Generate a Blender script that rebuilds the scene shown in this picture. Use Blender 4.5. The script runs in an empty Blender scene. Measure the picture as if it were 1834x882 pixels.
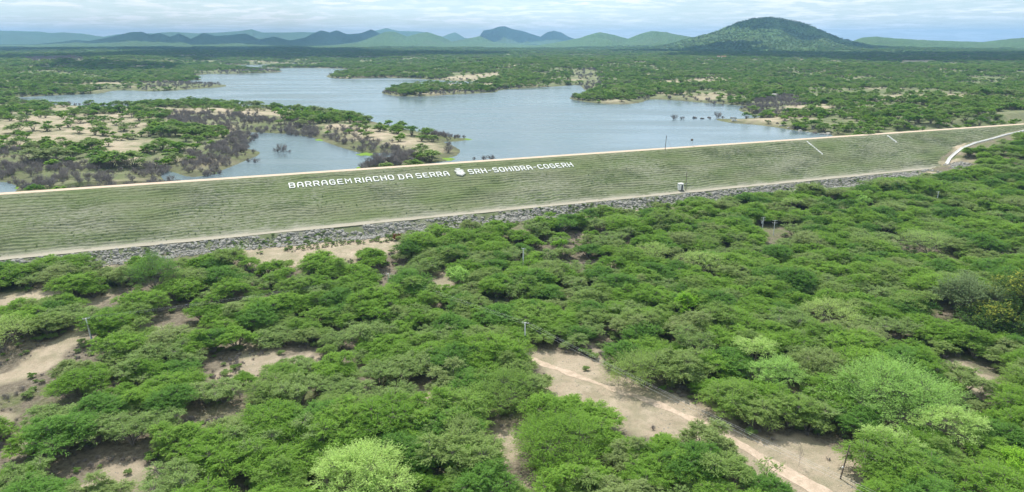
import bpy, math, random
import numpy as np
from mathutils import Vector, Matrix
R_ = math.radians

# ------------------------------------------------------------------ camera
S = bpy.context.scene
F, TILT, CX, CY, HC = 1222.0, R_(16.7), 917.0, 441.0, 100.0
cam_d = bpy.data.cameras.new('camera'); cam = bpy.data.objects.new('camera', cam_d)
S.collection.objects.link(cam); S.camera = cam
cam.location = (0, 0, HC); cam.rotation_euler = (R_(90) - TILT, 0, 0)
cam_d.sensor_width = 36; cam_d.lens = 36 * F / 1834
cam_d.clip_start = 1; cam_d.clip_end = 120000

# ------------------------------------------------------------------ light
SUN_EL, SUN_AZ = R_(58), R_(-20)          # azimuth from +Y, clockwise positive
sd = Vector((math.sin(SUN_AZ) * math.cos(SUN_EL), math.cos(SUN_AZ) * math.cos(SUN_EL), math.sin(SUN_EL)))
sun_d = bpy.data.lights.new('sun', 'SUN'); sun = bpy.data.objects.new('sun', sun_d)
S.collection.objects.link(sun)
sun_d.energy = 4.2; sun_d.angle = R_(0.53); sun_d.color = (1.0, 0.96, 0.9)
sun.rotation_euler = sd.to_track_quat('Z', 'Y').to_euler(); sun.location = (0, 0, 900)

W = bpy.data.worlds.new('World'); S.world = W; W.use_nodes = True
nt = W.node_tree; nt.nodes.clear(); N = nt.nodes.new; L = nt.links.new
out = N('ShaderNodeOutputWorld'); bg = N('ShaderNodeBackground'); L(bg.outputs[0], out.inputs[0])
bg.inputs[1].default_value = 0.106
sky = N('ShaderNodeTexSky'); sky.sky_type = 'NISHITA'; sky.sun_disc = False
sky.sun_elevation = SUN_EL; sky.sun_rotation = SUN_AZ; sky.air_density = 1.0; sky.dust_density = 0.2
sky.ozone_density = 3.0; sky.altitude = 200
tc = N('ShaderNodeTexCoord'); sp = N('ShaderNodeSeparateXYZ'); L(tc.outputs['Generated'], sp.inputs[0])
def mth(op, a, b=None, clamp=False):
    m = N('ShaderNodeMath'); m.operation = op; m.use_clamp = clamp
    for i, v in enumerate((a, b)):
        if v is None: continue
        if isinstance(v, (int, float)): m.inputs[i].default_value = v
        else: L(v, m.inputs[i])
    return m.outputs[0]
zz = mth('ADD', mth('MAXIMUM', sp.outputs[2], 0.0), 0.07)
cv = N('ShaderNodeCombineXYZ'); L(mth('DIVIDE', sp.outputs[0], zz), cv.inputs[0]); L(mth('DIVIDE', sp.outputs[1], zz), cv.inputs[1])
n1 = N('ShaderNodeTexNoise'); L(cv.outputs[0], n1.inputs['Vector']); n1.inputs['Scale'].default_value = 0.7
n1.inputs['Detail'].default_value = 8; n1.inputs['Roughness'].default_value = 0.62
n2 = N('ShaderNodeTexNoise'); L(cv.outputs[0], n2.inputs['Vector']); n2.inputs['Scale'].default_value = 2.6
n2.inputs['Detail'].default_value = 6; n2.inputs['Roughness'].default_value = 0.6
r1 = N('ShaderNodeMapRange'); L(n1.outputs[0], r1.inputs[0]); r1.inputs[1].default_value = 0.44; r1.inputs[2].default_value = 0.58
r2 = N('ShaderNodeMapRange'); L(n2.outputs[0], r2.inputs[0]); r2.inputs[1].default_value = 0.46; r2.inputs[2].default_value = 0.56
cm = mth('ADD', mth('MULTIPLY', r1.outputs[0], 0.15), mth('MULTIPLY', mth('MULTIPLY', r2.outputs[0], mth('ADD', r1.outputs[0], 0.45)), 0.62), clamp=True)
cm = mth('ADD', cm, 0.06, clamp=True)
m0 = N('ShaderNodeMix'); m0.data_type = 'RGBA'; m0.inputs[0].default_value = 0.45; L(sky.outputs[0], m0.inputs[6]); m0.inputs[7].default_value = (5.7, 7.3, 7.9, 1)
mx = N('ShaderNodeMix'); mx.data_type = 'RGBA'; L(cm, mx.inputs[0]); L(m0.outputs[2], mx.inputs[6])
mx.inputs[7].default_value = (9.4, 9.8, 9.9, 1)
L(mx.outputs[2], bg.inputs[0])

S.view_settings.view_transform = 'Standard'; S.view_settings.look = 'None'
S.view_settings.gamma = 1; S.view_settings.use_curve_mapping = False
S.view_settings.exposure = 0.42
S.render.engine = 'CYCLES'
S.cycles.max_bounces = 8; S.cycles.transparent_max_bounces = 8; S.cycles.volume_bounces = 0
S.cycles.diffuse_bounces = 4; S.cycles.glossy_bounces = 2; S.cycles.transmission_bounces = 4
S.cycles.use_denoising = True

# ------------------------------------------------------------------ helpers
COL = S.collection
rng = np.random.default_rng(7)
cT, sT = math.cos(TILT), math.sin(TILT)
def ray(px, py):
    a, up = px - CX, CY - py
    return np.array((a, F * cT + up * sT, up * cT - F * sT))
def P(px, py, z=0.0):
    d = ray(px, py); k = (z - HC) / d[2]
    return np.array((d[0] * k, d[1] * k, z))
def PD(px, py, dist):                      # point on a ray at horizontal distance
    d = ray(px, py); k = dist / math.hypot(d[0], d[1]); return np.array((d[0] * k, d[1] * k, HC + d[2] * k))

def _h(ix, iy, seed):
    n = (ix.astype(np.int64) * 374761393 + iy.astype(np.int64) * 668265263 + seed * 1442695041) & 0xFFFFFFFF
    n = ((n ^ (n >> 13)) * 1274126177) & 0xFFFFFFFF
    n = (n ^ (n >> 16)) & 0xFFFFFFFF
    return n.astype(np.float64) / 4294967295.0
def vn(x, y, seed=0):
    xi, yi = np.floor(x), np.floor(y); fx, fy = x - xi, y - yi
    fx = fx * fx * (3 - 2 * fx); fy = fy * fy * (3 - 2 * fy)
    a, b, c, d = _h(xi, yi, seed), _h(xi + 1, yi, seed), _h(xi, yi + 1, seed), _h(xi + 1, yi + 1, seed)
    return (a * (1 - fx) + b * fx) * (1 - fy) + (c * (1 - fx) + d * fx) * fy - 0.5
def fbm(x, y, sc, oct=4, seed=0, gain=0.5):
    x = np.asarray(x, float) / sc; y = np.asarray(y, float) / sc; s = 0; a = 1.0; t = 0
    for i in range(oct):
        s = s + vn(x + 17.3 * i, y - 9.1 * i, seed + i) * a; t += a; a *= gain; x = x * 2.03; y = y * 2.03
    return s / t * 2
def sst(e0, e1, x):
    t = np.clip((x - e0) / (e1 - e0), 0, 1); return t * t * (3 - 2 * t)

def mesh_np(name, verts, faces_list, mats, parent=None, smooth=False, attrs=None, mat_idx=None):
    """faces_list: list of int arrays (n,k)"""
    me = bpy.data.meshes.new(name)
    verts = np.asarray(verts, np.float32); me.vertices.add(len(verts)); me.vertices.foreach_set('co', verts.ravel())
    fl = [np.asarray(f, np.int32) for f in faces_list if len(f)]
    nl = sum(f.size for f in fl); nf = sum(len(f) for f in fl)
    me.loops.add(nl); me.loops.foreach_set('vertex_index', np.concatenate([f.ravel() for f in fl]))
    me.polygons.add(nf); tot = np.concatenate([np.full(len(f), f.shape[1], np.int32) for f in fl])
    st = np.concatenate(([0], np.cumsum(tot)[:-1])).astype(np.int32)
    me.polygons.foreach_set('loop_start', st); me.polygons.foreach_set('loop_total', tot)
    if mat_idx is not None: me.polygons.foreach_set('material_index', np.asarray(mat_idx, np.int32))
    me.update(calc_edges=True)
    if smooth: me.polygons.foreach_set('use_smooth', np.ones(nf, bool))
    else: me.polygons.foreach_set('use_smooth', np.zeros(nf, bool))
    for m in (mats if isinstance(mats, (list, tuple)) else [mats]): me.materials.append(m)
    for k, v in (attrs or {}).items():
        at = me.attributes.new(k, 'FLOAT', 'POINT'); at.data.foreach_set('value', np.asarray(v, np.float32))
    o = bpy.data.objects.new(name, me); COL.objects.link(o)
    if parent: o.parent = parent
    return o
def tag(o, label=None, cat=None, group=None, kind=None):
    for k, v in (('label', label), ('category', cat), ('group', group), ('kind', kind)):
        if v: o[k] = v
    return o
def empty(name, loc, rz=0.0):
    o = bpy.data.objects.new(name, None); COL.objects.link(o); o.location = loc; o.rotation_euler = (0, 0, rz)
    o.empty_display_size = 0.5; return o
def copy_tree(o, parent=None):
    c = o.copy(); COL.objects.link(c); c.parent = parent
    for ch in list(o.children): copy_tree(ch, c)
    return c
class MB:
    """collects boxes and tubes into one mesh"""
    def __init__(s): s.v = []; s.q = []; s.n = 0; s.ng = []
    def add(s, v, f):
        s.v.append(np.asarray(v, float)); s.ng += [tuple(i + s.n for i in q) for q in f]; s.n += len(v)
    def box(s, c, size, M=None, taper=1.0):
        x, y, z = [t / 2 for t in size]; v = []
        for k, t in ((-z, 1.0), (z, taper)):
            for a, b in ((-x, -y), (x, -y), (x, y), (-x, y)): v.append((a * t, b * t, k))
        v = np.array(v)
        if M is not None: v = v @ np.asarray(M).T
        s.add(v + np.asarray(c), [(3, 2, 1, 0), (4, 5, 6, 7), (0, 1, 5, 4), (1, 2, 6, 5), (2, 3, 7, 6), (3, 0, 4, 7)])
    def tube(s, p0, p1, r0, r1=None, n=8):
        r1 = r0 if r1 is None else r1; p0 = np.asarray(p0, float); p1 = np.asarray(p1, float)
        d = p1 - p0; d = d / (np.linalg.norm(d) + 1e-9); u = np.cross(d, (0, 0, 1.) if abs(d[2]) < .9 else (1., 0, 0)); u /= np.linalg.norm(u); w = np.cross(d, u)
        a = np.arange(n) * 2 * np.pi / n; c = np.cos(a)[:, None] * u + np.sin(a)[:, None] * w
        s.add(np.vstack((p0 + c * r0, p1 + c * r1)), [tuple((i, (i + 1) % n, (i + 1) % n + n, i + n)) for i in range(n)] + [tuple(range(n))[::-1], tuple(range(n, 2 * n))])
    def build(s, name, mat, parent=None, bevel=0, smooth=False):
        me = bpy.data.meshes.new(name); me.from_pydata(np.vstack(s.v).tolist(), [], s.ng); me.materials.append(mat)
        if smooth: me.polygons.foreach_set('use_smooth', [True] * len(me.polygons))
        o = bpy.data.objects.new(name, me); COL.objects.link(o)
        if parent: o.parent = parent
        if bevel:
            b = o.modifiers.new('bevel', 'BEVEL'); b.width = bevel; b.segments = 2
        return o

# ------------------------------------------------------------------ materials
def new_mat(name):
    m = bpy.data.materials.new(name); m.use_nodes = True; m.node_tree.nodes.clear(); return m
class G:
    """tiny node-graph helper"""
    def __init__(s, name):
        s.m = new_mat(name); s.t = s.m.node_tree; s.o = s.n('ShaderNodeOutputMaterial')
    def n(s, ty, **kw):
        n = s.t.nodes.new(ty)
        for k, v in kw.items(): setattr(n, k, v)
        return n
    def l(s, a, b): s.t.links.new(a, b)
    def put(s, sock, v):
        if isinstance(v, bpy.types.NodeSocket): s.l(v, sock)
        else: sock.default_value = v
    def noise(s, vec, scale, detail=4, rough=0.55, dist=0.0):
        n = s.n('ShaderNodeTexNoise'); s.put(n.inputs['Vector'], vec); n.inputs['Scale'].default_value = scale
        n.inputs['Detail'].default_value = detail; n.inputs['Roughness'].default_value = rough; n.inputs['Distortion'].default_value = dist
        return n.outputs[0]
    def mr(s, v, a, b, c=0.0, d=1.0):
        n = s.n('ShaderNodeMapRange'); s.put(n.inputs[0], v)
        for i, x in enumerate((a, b, c, d)): n.inputs[i + 1].default_value = x
        return n.outputs[0]
    def math(s, op, a, b=0.0, clamp=False):
        n = s.n('ShaderNodeMath', operation=op); n.use_clamp = clamp; s.put(n.inputs[0], a); s.put(n.inputs[1], b); return n.outputs[0]
    def mix(s, f, a, b):
        n = s.n('ShaderNodeMix', data_type='RGBA'); s.put(n.inputs[0], f)
        for i, v in ((6, a), (7, b)):
            if isinstance(v, tuple): v = (*v, 1) if len(v) == 3 else v
            s.put(n.inputs[i], v)
        return n.outputs[2]
    def attr(s, name): return s.n('ShaderNodeAttribute', attribute_name=name).outputs['Fac']
    def pos(s): return s.n('ShaderNodeNewGeometry').outputs['Position']
    def map(s, vec, sc=(1, 1, 1), rot=(0, 0, 0)):
        n = s.n('ShaderNodeMapping'); s.put(n.inputs[0], vec); n.inputs['Scale'].default_value = sc; n.inputs['Rotation'].default_value = rot; return n.outputs[0]
    def bump(s, h, strength=0.5, dist=0.1):
        n = s.n('ShaderNodeBump'); s.put(n.inputs['Height'], h); n.inputs['Strength'].default_value = strength; n.inputs['Distance'].default_value = dist; return n.outputs[0]
    def bsdf(s, col, rough=0.85, normal=None, spec=0.3, metal=0.0):
        n = s.n('ShaderNodeBsdfPrincipled'); 
        if isinstance(col, tuple): col = (*col, 1)
        s.put(n.inputs['Base Color'], col); s.put(n.inputs['Roughness'], rough); n.inputs['Specular IOR Level'].default_value = spec
        n.inputs['Metallic'].default_value = metal
        if normal is not None: s.l(normal, n.inputs['Normal'])
        return n.outputs[0]
    def out(s, sh): s.l(sh, s.o.inputs[0]); return s.m

def foliage(name, ca, cb, transl=0.3, tip=None, cc=None):
    g = G(name); oi = g.n('ShaderNodeObjectInfo'); tc = g.n('ShaderNodeTexCoord').outputs['Object']
    n = g.mr(g.noise(tc, 0.6, 3), 0.35, 0.65)
    f = g.math('ADD', g.math('MULTIPLY', oi.outputs['Random'], 0.6), g.math('MULTIPLY', n, 0.4))
    c = g.mix(f, ca, cb)
    fine = g.mr(g.noise(tc, 5.0, 2), 0.3, 0.7, 0.7, 1.35)
    if cc: c = g.mix(g.mr(g.math('FRACT', g.math('MULTIPLY', oi.outputs['Random'], 7.3)), 0.55, 0.95), c, cc)
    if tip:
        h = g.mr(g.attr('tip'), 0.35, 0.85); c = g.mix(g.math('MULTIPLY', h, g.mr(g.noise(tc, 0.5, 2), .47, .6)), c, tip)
    hs = g.n('ShaderNodeHueSaturation'); g.put(hs.inputs['Color'], c); g.put(hs.inputs['Value'], fine); c = hs.outputs[0]
    b = g.bsdf(c, 0.75, spec=0.08); t = g.n('ShaderNodeBsdfTranslucent')
    hs2 = g.n('ShaderNodeHueSaturation'); g.put(hs2.inputs['Color'], c); hs2.inputs['Hue'].default_value = 0.485; hs2.inputs['Value'].default_value = 1.25
    g.l(hs2.outputs[0], t.inputs[0])
    m = g.n('ShaderNodeMixShader'); m.inputs[0].default_value = transl; g.l(b, m.inputs[1]); g.l(t.outputs[0], m.inputs[2])
    return g.out(m.outputs[0])
def plain(name, a, b, scale=3.0, rough=0.85, bumpd=0.02, spec=0.3, metal=0.0):
    g = G(name); p = g.n('ShaderNodeTexCoord').outputs['Object']; n = g.noise(p, scale, 5, 0.6)
    return g.out(g.bsdf(g.mix(g.mr(n, 0.35, 0.65), a, b), rough, g.bump(n, 0.5, bumpd), spec, metal))

M_green = foliage('leaf_green', (0.165, 0.31, 0.045), (0.27, 0.44, 0.075), 0.52, cc=(0.29, 0.37, 0.14))
M_grey = foliage('leaf_greygreen', (0.215, 0.325, 0.095), (0.28, 0.385, 0.13), 0.46)
M_greypale = foliage('leaf_dustygreen', (0.17, 0.24, 0.10), (0.21, 0.28, 0.125), 0.35)
M_pale = foliage('leaf_pale', (0.31, 0.45, 0.14), (0.38, 0.51, 0.15), 0.45)
M_teal = foliage('leaf_bluegreen', (0.29, 0.48, 0.125), (0.36, 0.55, 0.145), 0.45)
M_yellow = foliage('leaf_yellowgreen', (0.36, 0.52, 0.16), (0.44, 0.60, 0.18), 0.45)
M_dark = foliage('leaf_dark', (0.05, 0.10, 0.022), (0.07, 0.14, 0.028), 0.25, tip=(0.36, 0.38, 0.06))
M_deep = foliage('leaf_deep', (0.115, 0.24, 0.045), (0.165, 0.32, 0.06), 0.47)
M_lime = foliage('leaf_lime', (0.20, 0.40, 0.04), (0.27, 0.47, 0.045), 0.42)
M_russet = foliage('leaf_russet', (0.26, 0.10, 0.055), (0.32, 0.14, 0.07), 0.15)
M_shore = foliage('leaf_shore', (0.15, 0.265, 0.055), (0.225, 0.365, 0.085), 0.48, cc=(0.27, 0.34, 0.15))
M_fresh = foliage('leaf_fresh', (0.18, 0.34, 0.05), (0.24, 0.40, 0.06), 0.42)
M_bark = plain('bark', (0.15, 0.125, 0.105), (0.25, 0.22, 0.195), 6)
M_dead = plain('dead_wood', (0.17, 0.15, 0.142), (0.34, 0.305, 0.285), 1.5)
M_stone = plain('stone', (0.19, 0.18, 0.155), (0.38, 0.365, 0.325), 1.2, bumpd=0.05)
M_darkrock = plain('dark_rock', (0.05, 0.045, 0.04), (0.12, 0.105, 0.09), 1.0, bumpd=0.05)
M_white = plain('white_paint', (0.62, 0.62, 0.58), (0.80, 0.80, 0.77), .6)
M_conc = plain('concrete', (0.42, 0.41, 0.38), (0.56, 0.55, 0.52), 1.5)
M_lightconc = plain('pale_concrete', (0.52, 0.50, 0.47), (0.66, 0.64, 0.61), 0.8)
M_pole = plain('pole_concrete', (0.60, 0.62, 0.62), (0.70, 0.72, 0.71), 2.0)
M_wood = plain('old_wood', (0.11, 0.085, 0.065), (0.19, 0.15, 0.12), 3.0)
M_black = plain('black_opening', (0.015, 0.015, 0.015), (0.03, 0.03, 0.03), 3.0)
M_metal = plain('grey_metal', (0.30, 0.32, 0.34), (0.42, 0.44, 0.46), 2.0, 0.5)
M_wire = plain('aluminium_wire', (0.7, 0.7, 0.7), (0.8, 0.8, 0.8), 2.0, 0.6)
M_ceramic = plain('insulator', (0.6, 0.6, 0.58), (0.72, 0.72, 0.70), 2.0, 0.3)
M_tile = plain('clay_tile', (0.28, 0.12, 0.07), (0.38, 0.18, 0.11), 2.0)
M_glass = plain('dark_glass', (0.02, 0.025, 0.03), (0.03, 0.035, 0.04), 2.0, 0.12, spec=0.6)
M_rubber = plain('rubber', (0.02, 0.02, 0.02), (0.035, 0.035, 0.035), 2.0)
M_carpaint = plain('car_white', (0.72, 0.72, 0.73), (0.78, 0.78, 0.79), 0.5, 0.3, 0.0, spec=0.5)

# ------------------------------------------------------------------ dam frame
A0, A1 = P(0, 349.5, 27), P(1834, 223.5, 27)
du = (A1 - A0)[:2]; du = du / np.linalg.norm(du)
DA = A0[:2] + du * (-(A0[0] / du[0]))            # axis origin at X = 0
ANG = math.atan2(du[1], du[0])
def uv(x, y):
    x = np.asarray(x, float) - DA[0]; y = np.asarray(y, float) - DA[1]
    return x * du[0] + y * du[1], x * du[1] - y * du[0]      # v positive toward the camera
def xy(u, v): return DA[0] + u * du[0] + v * du[1], DA[1] + u * du[1] - v * du[0]
BW, BV, BZ = 6.0, 50.0, 8.0
SL = (27 - BZ) / BV
def zdam(v):
    v = np.asarray(v, float)
    return np.interp(v, [-40, -6, 0, BV, BV + 4, BV + 12, BV + 30], [10, 27, 27, BZ, BZ, 3.6, -5])
def PS(px, py):                                   # pixel ray onto the downstream slope; returns u, v, z
    d = ray(px, py); o = np.array((0, 0, HC))
    u0, v0 = uv(0, 0); du_ = d[0] * du[0] + d[1] * du[1]; dv_ = d[0] * du[1] - d[1] * du[0]
    # z = 27 - SL*v
    k = (27 - SL * v0 - HC) / (d[2] + SL * dv_)
    return float(u0 + k * du_), float(v0 + k * dv_), float(HC + k * d[2])

GROIN = [PS(*p) for p in ((1697, 300), (1702, 290), (1722, 273), (1745, 264), (1790, 250), (1834, 239), (1900, 228))]
GU = [g[0] for g in GROIN]; GZ = [g[2] for g in GROIN]

# ------------------------------------------------------------------ shorelines (traced where the water meets land, laid on z = 22)
ZW = 22.0
def PW(pts): return np.array([P(a, b, ZW)[:2] for a, b in pts])
LAKE = PW([(846, 300), (1470, 258), (1500, 241), (1440, 236), (1400, 230), (1372, 226), (1345, 223), (1312, 221), (1285, 216), (1283, 213), (1320, 214), (1362, 211),
  (1360, 207), (1335, 203), (1320, 196), (1345, 191), (1300, 187), (1255, 184), (1215, 180), (1160, 178), (1150, 184), (1120, 187), (1075, 186), (1035, 181), (1016, 176),
  (1040, 171), (1055, 167), (1046, 160), (1038, 152), (1000, 155), (950, 158), (895, 161), (888, 166), (850, 168), (800, 170), (760, 173), (715, 173), (682, 168), (690, 161),
  (745, 153), (800, 151), (850, 151), (862, 147), (800, 145), (735, 141), (680, 139), (620, 142), (583, 139), (590, 133), (645, 126), (600, 123), (545, 122), (500, 122.5), (470, 123), (430, 121), (390, 119),
  (387, 116.3), (440, 117), (500, 115.5), (560, 112.5), (520, 115), (560, 120), (500, 119), (470, 121), (430, 124), (505, 127), (504, 129.5), (450, 132), (400, 132.5), (364, 132.5), (345, 139), (366, 143.5), (330, 145), (345, 150), (404, 152), (405, 156), (350, 160), (290, 164),
  (262, 164), (240, 162), (205, 162), (180, 168), (100, 171), (60, 173), (15, 176), (-5, 179), (50, 184), (120, 189), (200, 192), (255, 192), (275, 190), (350, 184), (420, 190), (520, 196), (590, 202), (640, 212), (700, 226), (745, 236), (800, 245), (842, 250),
  (815, 254), (790, 254), (812, 262), (826, 271), (815, 281), (790, 284), (805, 289), (770, 291), (740, 300), (790, 310)])
# small tangle at the channel head kept simple
BAY = PW([(652, 322), (648, 303), (664, 287), (690, 283), (722, 276), (700, 273), (655, 276), (622, 268), (590, 257), (560, 246), (520, 240), (470, 238), (438, 237), (452, 246), (430, 268), (452, 268), (470, 275),
  (430, 292), (400, 304), (372, 314), (340, 318), (310, 308), (290, 305), (285, 318), (322, 345), (400, 345)])
POND = PW([(-60, 370), (-200, 330), (-60, 326), (10, 325), (34, 334), (25, 350), (10, 370)])
def smooth_poly(p, it=1):
    for _ in range(it):
        q = np.roll(p, -1, 0); p = np.stack((p * .78 + q * .22, p * .22 + q * .78), 1).reshape(-1, 2)
    return p
WPOLY = [smooth_poly(LAKE), smooth_poly(BAY), smooth_poly(POND)]
SPIT = smooth_poly(PW([(1285, 214), (1330, 213), (1372, 211), (1400, 216), (1385, 225), (1340, 220), (1300, 218)]))
def poly_sd(x, y, p):
    """signed distance, positive outside"""
    x = np.asarray(x, float); y = np.asarray(y, float)
    d2 = np.full(x.shape, 1e18); ins = np.zeros(x.shape, bool)
    q = np.roll(p, -1, 0)
    for (ax, ay), (bx, by) in zip(p, q):
        ex, ey = bx - ax, by - ay; wx, wy = x - ax, y - ay
        t = np.clip((wx * ex + wy * ey) / (ex * ex + ey * ey + 1e-9), 0, 1)
        d2 = np.minimum(d2, (wx - ex * t) ** 2 + (wy - ey * t) ** 2)
        if ay != by:
            c = ((ay > y) != (by > y)) & (x < ex * (y - ay) / (by - ay) + ax); ins ^= c
    return np.where(ins, -1, 1) * np.sqrt(d2)
def shore(x, y):
    """distance to water, negative in water"""
    x = np.asarray(x, float); y = np.asarray(y, float); d = np.full(x.shape, 1e4)
    m = (y < 5000) & (y > 200)
    xs, ys = x[m], y[m]; wob = fbm(xs, ys, 40, 3, 5) * (2 + np.hypot(xs, ys) * 0.006)
    dd = np.full(xs.shape, 1e4)
    for p in WPOLY: dd = np.minimum(dd, poly_sd(xs, ys, p))
    d[m] = dd + wob * sst(0, 12, np.abs(dd)) ; return d
def inpoly(x, y, pts, z=0.0, blur=0.0):
    if z == 0.0 and max(b for a, b in pts) < 520: z = 3.0
    p = np.array([P(a, b, z)[:2] for a, b in pts]); x = np.asarray(x, float); y = np.asarray(y, float)
    s = poly_sd(x + fbm(x, y, 6, 3, 31) * blur, y + fbm(x, y, 6, 3, 57) * blur, p); return s

# far mountains: silhouettes traced as ridges, each at its own distance with real depth
RID = [
 (5600, 900, [(1120, 92), (1165, 86), (1200, 80), (1230, 71), (1250, 66), (1275, 59), (1300, 48), (1325, 39), (1350, 34), (1380, 32), (1415, 36), (1435, 40), (1455, 48), (1475, 57), (1500, 68), (1525, 75), (1560, 82), (1620, 90)]),
 (7400, 1000, [(900, 88), (960, 82), (1000, 76), (1040, 68), (1060, 61), (1076, 58), (1100, 63), (1125, 70), (1145, 62), (1165, 56), (1195, 58), (1225, 65), (1260, 70), (1300, 84), (1500, 84), (1530, 73), (1545, 68), (1570, 66), (1600, 69), (1650, 72), (1700, 74), (1760, 76), (1800, 71), (1834, 68), (1900, 64), (2000, 66)]),
 (8800, 1000, [(560, 86), (610, 80), (640, 76), (670, 66), (690, 58), (705, 57), (730, 66), (750, 60), (765, 58), (790, 66), (810, 75), (840, 69), (860, 65), (885, 76), (930, 80), (1000, 84)]),
 (11500, 1400, [(-300, 80), (60, 80), (110, 76), (135, 72), (160, 74), (200, 66), (235, 58), (255, 58), (270, 63), (285, 59), (305, 66), (320, 60), (342, 70), (365, 59), (385, 65), (410, 63), (420, 62), (440, 60), (465, 71), (490, 66), (520, 73), (545, 68), (560, 61), (575, 55), (590, 59), (603, 55), (622, 62), (645, 60), (665, 53), (685, 63), (705, 70), (760, 74), (830, 80)]),
 (13500, 1500, [(780, 80), (840, 76), (858, 66), (866, 55), (882, 53), (893, 49), (904, 47), (918, 52), (940, 57), (955, 62), (968, 66), (980, 58), (992, 55), (1005, 58), (1018, 66), (1035, 72), (1100, 80)]),
 (17500, 1700, [(-400, 56), (-60, 54), (0, 55), (70, 57), (88, 59), (110, 58), (150, 61), (185, 66), (210, 62), (260, 60), (310, 58), (350, 60), (400, 58), (432, 56), (450, 53), (470, 59), (540, 58), (600, 60), (640, 62), (675, 55), (692, 51), (715, 56), (755, 57), (790, 67), (800, 63), (815, 58), (832, 68), (870, 74), (1100, 78), (1500, 78), (2300, 76)]),
]
AZ = np.linspace(R_(-60), R_(60), 1200)
RIDT = []
for D, Wd, pts in RID:
    az, hz = [], []
    for a, b in pts:
        q = PD(a, b, D); az.append(math.atan2(q[0], q[1])); hz.append(q[2])
    RIDT.append((D, Wd, np.array(az), np.array(hz)))
def natural(x, y):
    x = np.asarray(x, float); y = np.asarray(y, float)
    u, v = uv(x, y); Rr = np.hypot(x, y); az = np.arctan2(x, y)
    # downstream
    zd = fbm(x, y, 45, 3, 11) * 1.3 + fbm(x, y, 9, 2, 12) * 0.25
    ab = np.interp(u, [GU[0] - 90, GU[0] - 25] + GU + [GU[-1] + 120], [0, 4] + GZ + [29])
    zd = zd + 4.0 * (1 - sst(BV + 8, BV + 110, v)); zd = zd * (1 - 0.6 * sst(0, 30, ab)) + ab * (1 - 0.75 * sst(BV + 30, BV + 260, v))
    # upstream
    sdw = shore(x, y)
    land = 4.0 * (1 - np.exp(-np.maximum(sdw, 0) / 45)) + 0.3
    amp = np.minimum(np.maximum(sdw, 0) * 0.035, 12) + 10 * sst(2600, 5500, Rr)
    roll = (fbm(x, y, 420, 4, 21) + 0.35) * amp + fbm(x, y, 30, 3, 22) * np.minimum(1.2, np.maximum(sdw, 0) * .05)
    lift = 9 * sst(500, 3000, Rr) * sst(0, 500, sdw) 
    zu = np.where(sdw > 0, ZW + land + roll + lift, ZW - np.minimum(-sdw * 0.15, 4) - 0.02)
    zu = np.where((sdw > 0), np.maximum(zu, ZW + 0.12 + np.minimum(sdw, 2) * .1), zu)
    near = sst(60, 15, -v) * (v < 0)                      # keep low beside the crest
    zu = np.where(v > -60, np.minimum(zu, 25.5 + 20 * (1 - near)), zu)
    w = sst(-9, -2, v)
    z = zu * (1 - w) + zd * w
    z = np.where((v > -14) & (v < 2), np.minimum(z, 26.2), z)
    zl = zdam(v) - 0.7                                    # ground stays under the bank left of the groin
    z = np.where((v > -30) & (v < BV + 3) & (u < GU[0] - 2), np.minimum(z, zl), z)
    # mountains
    m = Rr > 3000
    if m.any():
        base = z[m].copy(); zm = base.copy(); a = az[m]; r = Rr[m]
        for i, (D, Wd, ra, rh) in enumerate(RIDT):
            hz = np.interp(a, ra, rh, left=rh[0] - 0, right=rh[-1])
            hz = hz + fbm(a * D, a * 0, 140 + i * 40, 4, 91 + i) * 0.035 * np.maximum(hz - 60, 0)
            n = fbm(x[m], y[m], 900 + i * 120, 4, 40 + i)
            off = (r - D) / Wd; wob = np.abs(fbm(a * D, r * 0.35, 520, 4, 60 + i))
            sh = np.exp(-(off / np.where(off < 0, 1.0, 1.1)) ** 2 * (1.0 + 1.4 * wob))
            crest = np.exp(-(off * 6) ** 2)
            hh = (hz - 45) * sh * (1 - (1 - crest) * np.clip(0.30 * (n + .4) + 0.55 * wob, 0, .6))
            zm = np.maximum(zm, 45 + hh + (base - 45) * 0.3 * (1 - sh))
        z[m] = np.where(r > 3000, base + (np.maximum(zm, base) - base) * sst(3000, 3800, r), base)
    z = z + (Rr > 3500) * fbm(x, y, 28, 2, 333) * 3.5
    return z
NODES_TERR = None
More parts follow.
